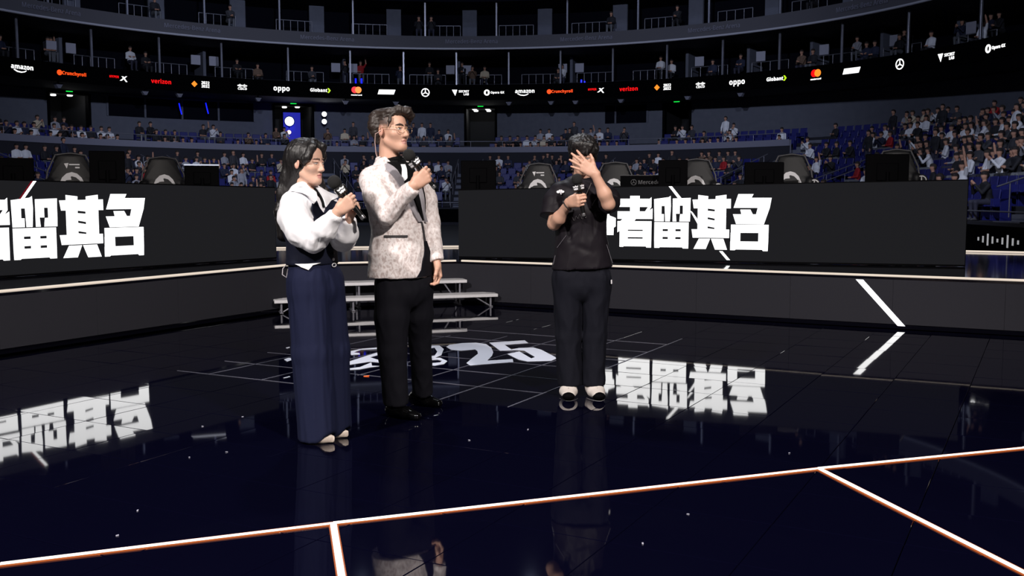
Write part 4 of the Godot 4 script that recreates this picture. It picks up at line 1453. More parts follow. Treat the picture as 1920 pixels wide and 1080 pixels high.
# ---------- seats and spectators ----------
func spectator(pose: int, top: Color, legs: Color, hair: Color) -> ArrayMesh:
	var f := Field.new()
	var skin := lin(165, 122, 102)
	var lift := 0.42 if pose == 5 else 0.0
	var lean: float = [0.0, -0.05, 0.1, 0.0, 0.16, 0.0][pose]
	var hip := Vector3(0, 0.5 + lift, 0)
	var sh := Vector3(0, 0.98 + lift, lean)
	f.slab(hip, hip.lerp(sh, 0.6), 0.17, 0.13, 0.19, 0.12, Vector3.RIGHT, 0, top, 0.05)
	f.slab(hip.lerp(sh, 0.6), sh, 0.19, 0.12, 0.19, 0.09, Vector3.RIGHT, 0, top, 0.05)
	f.bone(sh, sh + Vector3(0, 0.12, 0.02), 0.055, 0.055, skin, 0.03)
	f.orb(sh + Vector3(0, 0.23, 0.03), Vector3(0.08, 0.115, 0.095), Basis.IDENTITY, skin, 0.02)
	f.orb(sh + Vector3(0, 0.3, 0.018), Vector3(0.09, 0.072, 0.108), Basis.IDENTITY, hair, 0.01)
	f.orb(sh + Vector3(0, 0.25, -0.025), Vector3(0.092, 0.1, 0.085), Basis.IDENTITY, hair, 0.01)
	for s in [-1, 1]:
		var kn := Vector3(0.12 * s, 0.5, 0.42)
		if pose == 5: kn = Vector3(0.1 * s, 0.46, 0.03)
		f.bone(hip + Vector3(0.09 * s, 0, 0), kn, 0.1, 0.07, legs, 0.03)
		f.bone(kn, Vector3(0.12 * s, 0.08, 0.4 if pose < 5 else 0.0), 0.065, 0.05, legs, 0.03)
		f.bone(Vector3(0.12 * s, 0.04, 0.38 if pose < 5 else -0.02), Vector3(0.13 * s, 0.035, 0.52 if pose < 5 else 0.12), 0.045, 0.04, lin(60, 60, 65), 0.02)
		var a := sh + Vector3(0.19 * s, -0.03, 0)
		var el := a + Vector3(0.05 * s, -0.27, 0.08)
		var wr := Vector3(0.08 * s, 0.66, 0.3)
		match pose:
			1: wr = sh + Vector3(-0.06 * s, -0.22, 0.2)
			2: el = a + Vector3(0.04 * s, -0.2, 0.2); wr = sh + Vector3(0.05 * s, 0.02, 0.34)
			3:
				if s > 0: el = a + Vector3(0.12, 0.2, 0.08); wr = a + Vector3(0.08, 0.46, 0.12)
			4: el = Vector3(0.17 * s, 0.66, 0.34); wr = Vector3(0.04 * s, 0.72, 0.5)
			5: wr = a + Vector3(0.03 * s, -0.5, 0.12)
		f.bone(a, el, 0.065, 0.05, top, 0.03)
		f.bone(el, wr, 0.05, 0.04, top if pose != 3 else skin, 0.02)
		f.bone(wr, wr + (wr - el).normalized() * 0.1, 0.042, 0.035, skin, 0.02)
	var s2 := Shape.new()
	f.into(s2, 0.034, true)
	return s2.mesh()


func seats_and_crowd() -> void:
	# one seat: shell, cushion and feet
	var q := Shape.new()
	q.box(Vector3(0, 0.63, -0.2), Vector3(0.46, 0.46, 0.05), Basis.from_euler(Vector3(-0.12, 0, 0)), 0.02)
	q.box(Vector3(0, 0.4, 0.02), Vector3(0.45, 0.06, 0.4), Basis.IDENTITY, 0.02)
	for s in [-1, 1]: q.box(Vector3(0.22 * s, 0.3, -0.1), Vector3(0.04, 0.6, 0.3), Basis.IDENTITY, 0.008)
	var seat := q.mesh()
	var tops := [["white", lin(205, 205, 210)], ["pale grey", lin(140, 140, 148)], ["black", lin(20, 20, 24)], ["dark blue", lin(26, 30, 54)], ["charcoal", lin(48, 48, 54)], ["red", lin(150, 20, 26)], ["brown", lin(96, 74, 60)], ["cream", lin(190, 176, 152)]]
	var poses := ["hands on lap", "arms folded", "holding up a phone", "one arm raised", "leaning forward", "standing"]
	var kinds := []
	for p in 6:
		var row := []
		var base := spectator(p, Color(1, 0, 0), Color(0, 1, 0), Color(0, 0, 1)).surface_get_arrays(0)
		for c in tops.size():
			var cols: PackedColorArray = base[Mesh.ARRAY_COLOR].duplicate()
			var legs: Color = [lin(24, 25, 32), lin(40, 42, 56), lin(90, 92, 98)][(p + c) % 3]
			var hair: Color = [lin(14, 12, 12), lin(24, 18, 16), lin(40, 30, 24)][(p * 2 + c) % 3]
			for i in cols.size():
				if cols[i] == Color(1, 0, 0): cols[i] = tops[c][1]
				elif cols[i] == Color(0, 1, 0): cols[i] = legs
				elif cols[i] == Color(0, 0, 1): cols[i] = hair
			var arr := base.duplicate()
			arr[Mesh.ARRAY_COLOR] = cols
			var am := ArrayMesh.new()
			am.add_surface_from_arrays(Mesh.PRIMITIVE_TRIANGLES, arr)
			row.append(am)
		kinds.append(row)
	var fn := FastNoiseLite.new()
	fn.seed = 8
	fn.frequency = 0.16
	var nth := ["front", "second", "third", "fourth", "fifth", "sixth", "seventh", "eighth", "ninth", "top"]
	var people_at := []
	var seats_at := []
	for kk in ROWS.size() + ROWS_SIDE.size():
		var k := kk % ROWS.size() if kk < ROWS.size() else kk - ROWS.size()
		var rows: Array = ROWS if kk < ROWS.size() else ROWS_SIDE
		var r: float = rows[k][0] + 0.42
		var a := -30.0 if kk >= ROWS.size() else 37.2
		while a < (170.0 if kk < ROWS.size() else 36.8):
			var step: float = rad_to_deg(0.48 / r) if a >= 0.0 else 0.48
			a += step
			var clear := false
			for s in AISLES:
				if absf(a - s) < (0.95 if s < 0 else rad_to_deg(0.95 / r)): clear = true
			if clear: continue
			var f := frame(a)
			var p: Vector3 = f[0] + f[1] * r + Vector3(0, rows[k][1], 0)
			var e := see(p + Vector3(0, 1.0, 0))
			if e.x < -420 or e.x > 2400: continue
			var lim := 349.0 if (e.x < 500 or e.x > 875 and e.x < 1800) else 470.0
			if e.y > lim + 8: continue
			var bs := Basis(Vector3.UP.cross(-f[1]), Vector3.UP, -f[1]) * Basis.from_scale(Vector3.ONE * 0.88)
			seats_at.append([p.length() + (0.0 if e.x > -10 and e.x < 1930 else 500.0), Transform3D(bs, p), a, k])
			var dens := 0.62 + 0.9 * fn.get_noise_2d(a * 0.55, k * 2.2)
			if e.x > 1400 and e.x < 1640: dens *= 0.5
			if e.x > 980 and e.x < 1340: dens += 0.12
			if e.x > 1700: dens += 0.05 if k < 6 else 0.25
			if kk < ROWS.size() and k >= 6 and e.x < 560 and e.x > 400: dens *= 0.5
			if kk >= ROWS.size(): dens *= 0.8
			if rng.randf() < dens: people_at.append([p.length() + (0.0 if e.x > -10 and e.x < 1930 else 500.0), Transform3D(bs * Basis(Vector3.UP, rng.randf_range(-0.35, 0.35)), p + bs.z * 0.02), a, k, e.x])
	for lev in 2:       # a few in the suites
		for n in (36 if lev == 0 else 10):
			var a := rng.randf_range(14, 152)
			var f := frame(a)
			var deep := rng.randi() % 3
			var p: Vector3 = f[0] + f[1] * ([23.5, 24.8, 25.8][deep] if lev == 0 else 23.2) + Vector3(0, [7.15, 7.5, 7.85][deep] if lev == 0 else 10.08, 0)
			var e := see(p + Vector3(0, 1, 0))
			people_at.append([p.length() + 30, Transform3D(Basis(Vector3.UP.cross(-f[1]), Vector3.UP, -f[1]), p), a, 10 + lev, e.x])
	people_at.sort_custom(func(x, y): return x[0] < y[0])
	seats_at.sort_custom(func(x, y): return x[0] < y[0])
	var rest := Shape.new()
	for i in people_at.size():
		var w: Array = people_at[i]
		var roll := rng.randf()
		var c := 0 if roll < 0.26 else 1 if roll < 0.33 else 2 if roll < 0.62 else 3 if roll < 0.75 else 4 if roll < 0.89 else 5 if roll < 0.92 else 6 if roll < 0.96 else 7
		if w[3] > 9 and c < 2 and rng.randf() < 0.6: c = 2
		var po := rng.randi() % 5
		if rng.randf() < 0.04 or w[3] == 8 and rng.randf() < 0.15: po = 5
		if po == 3 and rng.randf() < 0.6: po = 0
		if i < 300:
			var o := obj("spectator", kinds[po][c], M.crowd)
			o.transform = w[1]
			var where: String = (nth[w[3]] + " row") if w[3] < 10 else ["first balcony", "second balcony"][w[3] - 10]
			tag(o, once("%s spectator, %s, %s, %s" % ["white-topped" if c == 0 else tops[c][0] + "-clad", poses[po], where, mark(w[4])]), "person", "seated spectators")
		else:
			merge(rest, kinds[po][c], w[1])
	if rest.v.size(): stuff(tag(obj("crowd", rest, M.crowd), "the more distant spectators scattered over the stands and suites", "crowd"))
	var other := Shape.new()
	for i in seats_at.size():
		var w: Array = seats_at[i]
		if i < 300:
			var o := obj("stadium_seat", seat, M.seat)
			o.transform = w[1]
			tag(o, once("blue plastic stadium seat, %s row, %s" % [nth[w[3]], mark(see(w[1].origin).x)]), "seat", "blue seats of the stand")
		else:
			merge(other, seat, w[1])
	stuff(tag(obj("stadium_seating", other, M.seat), "the more distant blue plastic seats of both stands", "seating"))


var said := {}

func once(label: String) -> String:       # tells the second and third of a kind in one place apart
	var n: int = said.get(label, 0)
	said[label] = n + 1
	return label + ["", ", beyond", ", further", ", furthest along"][mini(n, 3)]


func merge(into: Shape, m: ArrayMesh, at: Transform3D) -> void:
	var a := m.surface_get_arrays(0)
	var base := into.v.size()
	into.v.append_array(at * (a[Mesh.ARRAY_VERTEX] as PackedVector3Array))
	into.n.append_array(Transform3D(at.basis, Vector3.ZERO) * (a[Mesh.ARRAY_NORMAL] as PackedVector3Array))
	into.c.append_array(a[Mesh.ARRAY_COLOR])
	var ids: PackedInt32Array = a[Mesh.ARRAY_INDEX]
	var out := PackedInt32Array()
	out.resize(ids.size())
	for i in ids.size(): out[i] = ids[i] + base
	into.t.append_array(out)


func mark(x: float) -> String:       # something to find the place by
	var at := [90, 180, 260, 350, 425, 495, 560, 640, 800, 850, 905, 960, 1010, 1060, 1110, 1160, 1210, 1260, 1310, 1360, 1420, 1480, 1550, 1620, 1680, 1740, 1800, 1860, 9999]
	var says := ["under the first white lettering", "under the first orange lettering", "under the first red-and-white cross", "under the first red lettering", "under the first orange diamond", "under the first small bars", "left of the blue-lit doorway", "past the woman's hair", "behind the man in the pale jacket", "beside his raised microphone", "on the steps under the bright doorway", "by the monitor past the jacket", "over the arched gaming chair", "beside the black-haired player", "above the player's bowed head", "beside the raised elbow", "by the railed steps", "over the low name board", "over the bold curved chair", "under the second small bars", "under the second round lettering", "over the broad black monitor", "under the second twin circles", "on the slanting steps' side", "over the pale headrest", "under the second star in a ring", "under the last shield lettering", "past the screen's end", "at the crowded far end"]
	for i in at.size():
		if x < at[i]: return says[i]
	return says[-1]


# ---------- people ----------
class Torso:
	var st: Array          # [centre, half-width, half-depth], rising
	var side: Vector3
	var front: Vector3
	var skin: Field = null          # the cloth that patches lie on
	var ids := PackedInt32Array()

	func wear(f: Field) -> void:
		skin = f
		ids = PackedInt32Array(range(f.typ.size()))

	func at(u: float, y: float, off: float) -> Vector3:
		var i := 0
		while i < st.size() - 2 and y > st[i + 1][0].y: i += 1
		var t: float = clampf((y - st[i][0].y) / (st[i + 1][0].y - st[i][0].y), 0.0, 1.0)
		var c: Vector3 = st[i][0].lerp(st[i + 1][0], t)
		var s: float = lerpf(st[i][1], st[i + 1][1], t)
		var q: float = lerpf(st[i][2], st[i + 1][2], t)
		var k := clampf(u / s, -0.985, 0.985)
		var w := sqrt(1.0 - k * k)
		var n := (side * (k / s) + front * (w / q)).normalized()
		c.y = y
		var p := c + side * (k * s) + front * (w * q) + n * off
		if skin:
			for it in 4: p += n * clampf(off - skin.near(ids, p), -0.04, 0.06)
		return p

	# a piece of cloth or print lying on the front: its outline in (distance from the middle, height)
	func patch(s: Shape, outline: Array, off: float, cell := 0.02) -> void:
		var o := PackedVector2Array(outline)
		var lo: Vector2 = o[0]
		var hi: Vector2 = o[0]
		for p in o:
			lo = lo.min(p); hi = hi.max(p)
		for i in ceili((hi.x - lo.x) / cell):
			for j in ceili((hi.y - lo.y) / cell):
				var a := lo + Vector2(i, j) * cell
				var cellp := PackedVector2Array([a, a + Vector2(cell, 0), a + Vector2(cell, cell), a + Vector2(0, cell)])
				for piece in Geometry2D.intersect_polygons(o, cellp):
					var ids := Geometry2D.triangulate_polygon(piece)
					for t in range(0, ids.size(), 3):
						var q := [piece[ids[t]], piece[ids[t + 1]], piece[ids[t + 2]]]
						if (q[1] - q[0]).cross(q[2] - q[0]) < 0: q = [q[0], q[2], q[1]]
						s.tri(at(q[0].x, q[0].y, off), at(q[1].x, q[1].y, off), at(q[2].x, q[2].y, off))
		for i in o.size():
			var a := o[i]
			var b := o[(i + 1) % o.size()]
			var n := maxi(1, ceili(a.distance_to(b) / cell))
			for k in n:
				var p := a.lerp(b, float(k) / n)
				var q := a.lerp(b, float(k + 1) / n)
				s.quad(at(p.x, p.y, -0.004), at(q.x, q.y, -0.004), at(q.x, q.y, off), at(p.x, p.y, off))


const TIE_1 := [Vector2(-0.009, 1.496), Vector2(0.012, 1.497), Vector2(-0.005, 1.415), Vector2(-0.026, 1.397), Vector2(-0.038, 1.418)]
const LAPEL_1 := [Vector2(-0.07, 1.5), Vector2(-0.06, 1.5), Vector2(-0.025, 1.381), Vector2(0.043, 1.227), Vector2(0.078, 1.164), Vector2(0.047, 1.162), Vector2(0.012, 1.218), Vector2(-0.050, 1.348), Vector2(-0.099, 1.464)]
const LAPEL_2 := [Vector2(0.062, 1.5), Vector2(0.088, 1.5), Vector2(0.089, 1.429), Vector2(0.100, 1.226), Vector2(0.124, 1.160), Vector2(0.102, 1.160), Vector2(0.067, 1.305)]
const POCKET_1 := [Vector2(-0.149, 1.087), Vector2(-0.027, 1.086), Vector2(-0.027, 1.074), Vector2(-0.150, 1.075)]
const COLLAR_2 := [Vector2(-0.014, 1.356), Vector2(0.007, 1.357), Vector2(0.123, 1.311), Vector2(0.060, 1.289), Vector2(0.012, 1.255), Vector2(0.006, 1.284)]
const RIBBON := [Vector2(-0.020, 1.356), Vector2(-0.008, 1.356), Vector2(0.014, 1.295), Vector2(0.012, 1.255), Vector2(-0.001, 1.253), Vector2(-0.015, 1.300)]

const OPENING_1 := [Vector2(0.097, 1.048), Vector2(0.119, 1.047), Vector2(0.155, 0.956), Vector2(0.18, 0.84), Vector2(0.025, 0.838), Vector2(0.059, 0.881), Vector2(0.085, 0.960)]
const EDGE_1 := [Vector2(0.073, 1.161), Vector2(0.087, 1.161), Vector2(0.113, 1.047), Vector2(0.097, 1.048)]
const SHIRT_1 := [Vector2(-0.058, 1.51), Vector2(0.001, 1.51), Vector2(0.08, 1.51), Vector2(0.115, 1.430), Vector2(0.119, 1.172), Vector2(0.073, 1.167), Vector2(-0.030, 1.351)]
const VEST_2 := [Vector2(0.073, 1.294), Vector2(0.122, 1.271), Vector2(0.091, 1.164), Vector2(-0.016, 1.133), Vector2(-0.013, 1.220)]
const VEST_1 := [Vector2(-0.068, 1.28), Vector2(-0.048, 1.3), Vector2(-0.03, 1.25), Vector2(-0.008, 1.215), Vector2(-0.012, 1.13), Vector2(-0.06, 1.12), Vector2(-0.078, 1.18), Vector2(-0.08, 1.24)]
const COLLAR_1 := [Vector2(-0.042, 1.362), Vector2(-0.03, 1.334), Vector2(-0.042, 1.298), Vector2(-0.068, 1.272), Vector2(-0.082, 1.305), Vector2(-0.088, 1.34), Vector2(-0.07, 1.362)]
const SKIN := Color(0.55, 0.32, 0.235)
const LIPS := Color(0.42, 0.16, 0.14)

func face(f: Field, x: Transform3D, slim: float, skin: Color, lips: Color, brow: Color, soft := 1.0) -> void:
	var fine := 1.0 if soft == 1.0 else 0.72
	var b := x.basis.orthonormalized()
	var k := x.basis.x.length()
	f.orb(x * Vector3(0, 0.032, -0.012), Vector3(0.074, 0.085, 0.096) * k, b, skin, 0.03)
	f.orb(x * Vector3(0, -0.035, 0.022), Vector3(0.058 * slim, 0.082, 0.067) * k, b, skin, 0.03)
	f.orb(x * Vector3(0, -0.095, 0.067), Vector3(0.022 * slim, 0.018, 0.021) * k, b, skin, 0.03 * k)
	for s in [-1, 1]:
		f.bone(x * Vector3(0.05 * s * slim, -0.06, 0.0), x * Vector3(0.014 * s, -0.096, 0.058), 0.0135 * k, 0.013 * k, skin, 0.03 * k)
		f.orb(x * Vector3(0.042 * s * slim, -0.024, 0.056), Vector3(0.021, 0.018, 0.019) * k, b, skin, 0.03 * k)
		f.orb(x * Vector3(0.031 * s, 0.0, 0.104), Vector3(0.02, 0.012, 0.018) * k, b, skin, 0.018 * k, true)
		f.bone(x * Vector3(0.013 * s, 0.0215, 0.0885), x * Vector3(0.03 * s, 0.0255, 0.0845), 0.0038 * k * fine, 0.004 * k * fine, brow, 0.004)
		f.bone(x * Vector3(0.03 * s, 0.0255, 0.0845), x * Vector3(0.047 * s, 0.0215, 0.071), 0.004 * k * fine, 0.0024 * k * fine, brow, 0.004)
		f.orb(x * Vector3(0.0125 * s, -0.037, 0.091), Vector3(0.0085, 0.008, 0.01) * k, b, skin, 0.008 * k)
		f.bone(x * Vector3(0.019 * s, 0.0085, 0.0815), x * Vector3(0.044 * s, 0.007, 0.0725), 0.0055 * k, 0.0045 * k, skin, 0.006)
		var e := b * Basis.from_euler(Vector3(-0.15, 0.3 * s, 0.1 * s))
		f.orb(x * Vector3(0.077 * s, -0.004, -0.012), Vector3(0.009, 0.031, 0.019) * k, e, skin.lerp(Color(0.75, 0.3, 0.24), 0.25), 0.008)
		f.orb(x * Vector3(0.086 * s, 0.0, -0.009), Vector3(0.005, 0.018, 0.009) * k, e, skin, 0.006, true)
		f.orb(x * Vector3(0.0065 * s, -0.0425, 0.1), Vector3(0.0038, 0.004, 0.005) * k, b, skin, 0.004, true)
	f.bone(x * Vector3(0, 0.012, 0.081), x * Vector3(0, -0.033, 0.1 + 0.003 * fine), 0.007 * k * fine, 0.0115 * k * (0.4 + 0.6 * fine), skin, 0.014 * k)
	f.chain([x * Vector3(-0.021 * soft, -0.0655, 0.0745), x * Vector3(-0.006, -0.0612, 0.0845), x * Vector3(0.006, -0.0612, 0.0845), x * Vector3(0.021 * soft, -0.0655, 0.0745)], [0.0035 * k, 0.0048 * k, 0.0048 * k, 0.0035 * k], lips, 0.007)
	f.chain([x * Vector3(-0.017 * soft, -0.0695, 0.0745), x * Vector3(0, -0.0728, 0.083), x * Vector3(0.017 * soft, -0.0695, 0.0745)], [0.0038 * k, 0.0058 * k, 0.0038 * k], lips.lightened(0.06), 0.007)
	f.chain([x * Vector3(-0.02 * soft, -0.0672, 0.08), x * Vector3(0, -0.0668, 0.0915), x * Vector3(0.02 * soft, -0.0672, 0.08)], [0.0014, 0.002, 0.0014], lips, 0.004)
	f.sub[f.sub.size() - 1] = 1
	f.sub[f.sub.size() - 2] = 1


func eyes(o: Node3D, x: Transform3D, gaze: Vector2, open: float) -> void:
	for s in [-1, 1]:
		var c := x * Vector3(0.031 * s, -0.0005, 0.0765)
		var w := Shape.new()
		var k := x.basis.x.length()
		ball(w, c, Vector3(0.0142, 0.0062 * open, 0.0068) * k, x.basis.orthonormalized() * Basis(Vector3.UP, 0.3 * s))
		var eye := obj("eye", w, mat(Color(0.86, 0.83, 0.82), 0.25), o)
		var i := Shape.new()
		ball(i, c + x.basis * Vector3(gaze.x * 0.006, gaze.y * 0.002, 0.0016), Vector3(0.0058, 0.0058 * open, 0.0062) * k, x.basis.orthonormalized())
		obj("iris", i, mat(Color(0.07, 0.045, 0.035), 0.15), eye)
		var l := Shape.new()
		l.tube([x * Vector3(0.0165 * s, -0.0005, 0.0815), x * Vector3(0.024 * s, 0.0055 * open, 0.084), x * Vector3(0.034 * s, 0.0062 * open, 0.0825), x * Vector3(0.0455 * s, 0.001, 0.0735)], [0.0008, 0.0017, 0.0018, 0.001], 6)
		obj("lash_line", l, mat(Color(0.05, 0.035, 0.03), 0.6), eye)


func ball(s: Shape, c: Vector3, r: Vector3, b: Basis) -> void:
	var rows := []
	for i in 9:
		var row := []
		for j in 13:
			var t := PI * i / 8.0
			var p := TAU * j / 12.0
			var d := Vector3(sin(t) * cos(p), cos(t), sin(t) * sin(p))
			row.append(s.vert(c + b * (d * r), (b * (d / r)).normalized()))
		rows.append(row)
	for i in 8:
		for j in 12: s.face(rows[i][j], rows[i][j + 1], rows[i + 1][j + 1], rows[i + 1][j])


# x: toward the thumb, y: along the fingers, z: out of the palm. Returns the hand's frame.
func hand(f: Field, wrist: Vector3, x: Vector3, y: Vector3, left: bool, curl: Array, thumb: Array, k: float, skin: Color, spread := 0.0) -> Transform3D:
	y = y.normalized()
	x = (x - y * x.dot(y)).normalized()
	var z := x.cross(y) * (-1.0 if left else 1.0)
	var h := Transform3D(Basis(x, y, z) * k, wrist)
	var roots := [Vector3(0.03, 0.087, 0), Vector3(0.0105, 0.091, -0.001), Vector3(-0.0105, 0.087, -0.001), Vector3(-0.029, 0.078, 0.001)]
	var lens := [[0.043, 0.026, 0.02], [0.047, 0.03, 0.021], [0.043, 0.028, 0.021], [0.034, 0.021, 0.019]]
	f.slab(h * Vector3(0, -0.015, 0), h * Vector3(0.001, 0.03, 0.001), 0.027 * k, 0.0185 * k, 0.034 * k, 0.0165 * k, x, 0, skin, 0.012)
	for i in 4:
		f.bone(h * Vector3(roots[i].x * 0.62, 0.022, 0.0), h * roots[i], 0.015 * k, 0.0125 * k, skin, 0.014)
		var ang := 0.0
		var p: Vector3 = roots[i]
		for j in 3:
			ang += deg_to_rad(curl[i][j])
			var d := Vector3(spread * (1.5 - i) * 0.18 * cos(ang), cos(ang), sin(ang)).normalized()
			var q: Vector3 = p + d * lens[i][j]
			f.bone(h * p, h * q, ([0.0098, 0.0088, 0.008][j] - 0.0006 * absi(i - 1)) * k, ([0.0088, 0.0082, 0.0066][j] - 0.0006 * absi(i - 1)) * k, skin if j < 2 else skin.lerp(Color(0.75, 0.36, 0.28), 0.25), 0.0045)
			p = q
	f.bone(h * Vector3(0.016, 0.02, 0.006), h * thumb[0], 0.016 * k, 0.0135 * k, skin, 0.014)
	f.bone(h * thumb[0], h * thumb[1], 0.0125 * k, 0.0105 * k, skin, 0.006)
	f.bone(h * thumb[1], h * thumb[2], 0.0105 * k, 0.0075 * k, skin, 0.004)
	return h


const GRIP := [[58, 82, 55], [62, 84, 55], [64, 86, 55], [66, 88, 58]]
const GRIP_THUMB := [Vector3(0.037, 0.045, 0.026), Vector3(0.036, 0.073, 0.05), Vector3(0.026, 0.092, 0.062)]

func microphone(h: Transform3D, label: String, slide: float, twist: float) -> void:
	var y := h.basis.x.normalized()
	var z := h.basis.z.normalized()
	var at := h * Vector3(slide, 0.079, 0.0305)
	var b := Basis(y.cross(z), y, z) * Basis(Vector3.UP, twist)
	var t := thing("microphone", label, "microphone", h.origin, Basis.IDENTITY, "")
	t.transform = Transform3D(b, at)
	var s := Shape.new()
	s.lathe(Vector3.ZERO, Vector3.UP, [Vector2(0.001, -0.125), Vector2(0.0105, -0.125), Vector2(0.0125, -0.12), Vector2(0.0125, -0.09), Vector2(0.0145, -0.06), Vector2(0.0175, 0.05), Vector2(0.019, 0.06), Vector2(0.019, 0.075), Vector2(0.001, 0.076)], 20)
	obj("handle", s, mat(Color(0.045, 0.045, 0.05), 0.3), t)
	var r := Shape.new()
	r.lathe(Vector3.ZERO, Vector3.UP, [Vector2(0.0128, -0.119), Vector2(0.0135, -0.116), Vector2(0.0135, -0.104), Vector2(0.0128, -0.1)], 20)
	obj("end_ring", r, mat(Color(0.6, 0.6, 0.62), 0.3, 0.9), t)
	var c := Shape.new()
	c.box(Vector3(0, 0.062, 0), Vector3(0.058, 0.046, 0.058), Basis.IDENTITY, 0.007)
	obj("flag_cube", c, mat(Color(0.05, 0.05, 0.055), 0.4), t)
	for k in 4:
		var bb := Basis(Vector3.UP, PI / 2 * k)
		var e := Shape.new()
		e.plate(PackedVector2Array([Vector2(-0.018, 0.004), Vector2(-0.021, 0.013), Vector2(-0.008, 0.009), Vector2(0, 0.016), Vector2(0.008, 0.009), Vector2(0.021, 0.013), Vector2(0.018, 0.004), Vector2(0.009, 0.001), Vector2(0.0, 0.006), Vector2(-0.009, 0.001)]), bb * Vector3(0, 0.062, 0.029), bb.x, bb.y, 0.0008)
		e.plate(PackedVector2Array([Vector2(-0.017, -0.001), Vector2(-0.008, -0.004), Vector2(0, 0.001), Vector2(0.008, -0.004), Vector2(0.017, -0.001), Vector2(0.014, -0.014), Vector2(0.006, -0.011), Vector2(0, -0.015), Vector2(-0.006, -0.011), Vector2(-0.014, -0.014)]), bb * Vector3(0, 0.062, 0.029), bb.x, bb.y, 0.0008)
		obj("printed_emblem", e, M.print_white, t)
	var g := Shape.new()
	g.lathe(Vector3.ZERO, Vector3.UP, [Vector2(0.02, 0.085), Vector2(0.03, 0.092), Vector2(0.034, 0.108), Vector2(0.033, 0.125), Vector2(0.026, 0.139), Vector2(0.014, 0.146), Vector2(0.001, 0.148)], 24)
	obj("foam_head", g, M.foam, t)


func fold(s: Shape, amp: float, seed_: int, scale: Vector3, keep := 1e9) -> void:       # soft creases of worn cloth
	var n := FastNoiseLite.new()
	n.seed = seed_
	n.frequency = 1.0
	n.fractal_octaves = 2
	for i in s.v.size():
		var p := s.v[i]
		var w := 1.0 - absf(n.get_noise_3dv(p * scale)) * 2.6
		s.v[i] = p + s.n[i] * (amp * clampf(w, -1.0, 1.0))
	s.smooth()


func crease(s: Shape, a: Vector3, b: Vector3, r: float, depth: float) -> void:       # one pressed-in fold
	for i in s.v.size():
		var v := s.v[i] - a
		var ab := b - a
		var t := clampf(v.dot(ab) / ab.length_squared(), 0, 1)
		var d := (v - ab * t).length()
		if d < r: s.v[i] -= s.n[i] * (depth * (0.5 + 0.5 * cos(PI * d / r)) * sin(PI * clampf(t, 0.06, 0.94)))


func shoe(f: Field, heel: Vector3, toe: Vector3, w: float, h: float, point: float) -> void:
	var d := (toe - heel)
	var n := d.normalized()
	var s := n.cross(Vector3.UP).normalized()
	f.slab(heel + Vector3(0, h * 0.5, 0) + n * 0.03, heel + d * 0.55 + Vector3(0, h * 0.42, 0), w * 0.46, h * 0.5, w * 0.5, h * 0.42, s, 0, Color.WHITE, 0.015)
	f.slab(heel + d * 0.55 + Vector3(0, h * 0.42, 0), toe + Vector3(0, h * 0.3, 0) - n * 0.025, w * 0.5, h * 0.42, w * point, h * 0.28, s, 0, Color.WHITE, 0.015)
	f.block(heel + Vector3(0, -0.05, 0), Vector3(0.5, 0.05, 0.5), Basis.IDENTITY, 0.001, true, 0.004)


func sole(s: Shape, heel: Vector3, toe: Vector3, w: float, thick: float, point: float) -> void:
	var d := toe - heel
	var n := d.normalized()
	var sd := n.cross(Vector3.UP).normalized()
	var o := PackedVector2Array()
	var L := d.length()
	for k in 24:
		var a := TAU * k / 24
		var y := 0.5 + 0.5 * sin(a)
		var ww := w * 0.5 * (0.86 + 0.28 * y if y < 0.6 else 1.03 - (y - 0.6) * (1.6 - 1.6 * point))
		o.append(Vector2(cos(a) * ww * 1.02, y * L))
	s.plate(o, heel, sd * -1.0, n, thick)


func people() -> void:
	M.foam = mat(Color(0.055, 0.055, 0.06), 0.95)
	bumps(M.foam, 0.2, 5, 0.12, Vector3.ONE * 9.0)
	M.skin = painted(0.5)
	M.skin.subsurf_scatter_enabled = true
	M.skin.subsurf_scatter_strength = 0.08
	M.brocade = mat(Color(0.95, 0.935, 0.935), 0.45)
	M.brocade.uv1_triplanar = true
	M.brocade.uv1_scale = Vector3(3.4, 2.2, 3.4)
	M.brocade.albedo_texture = noise_tex(0.018, 12, [[0.0, Color(0.7, 0.65, 0.64)], [0.3, Color(0.8, 0.75, 0.74)], [0.42, Color(0.95, 0.93, 0.93)], [0.62, Color(0.97, 0.96, 0.96)], [0.74, Color(0.84, 0.8, 0.79)], [1.0, Color(0.72, 0.67, 0.66)]], FastNoiseLite.TYPE_SIMPLEX_SMOOTH, 512, 22.0)
	M.satin = mat(Color(0.58, 0.565, 0.59), 0.4)
	M.cotton = mat(Color(0.9, 0.9, 0.92), 0.55)
	M.black_cloth = mat(Color(0.075, 0.075, 0.1), 0.8)
	M.black_shirt = mat(Color(0.035, 0.035, 0.04), 0.6)
	M.navy_cloth = mat(Color(0.1, 0.115, 0.205), 0.8)
	M.vest = mat(Color(0.085, 0.095, 0.15), 0.75)
	M.jersey = mat(Color(0.1, 0.088, 0.108), 0.5)
	for m in [M.black_cloth, M.navy_cloth, M.vest, M.jersey, M.black_shirt]: m.metallic_specular = 0.22
	M.patent = mat(Color(0.025, 0.025, 0.028), 0.12)
	M.cream = mat(Color(0.86, 0.8, 0.75), 0.45)
	M.gold = mat(Color(0.85, 0.72, 0.55), 0.3, 0.9)
	presenter()
	woman()
	player()


func hairpiece(o: Node3D, s: Shape, x: Transform3D, m: Material) -> void:
	var inv := x.affine_inverse()
	for i in s.v.size():
		s.v[i] = inv * s.v[i]
		s.n[i] = (inv.basis * s.n[i]).normalized()
	obj("hair", s, m, o).transform = x


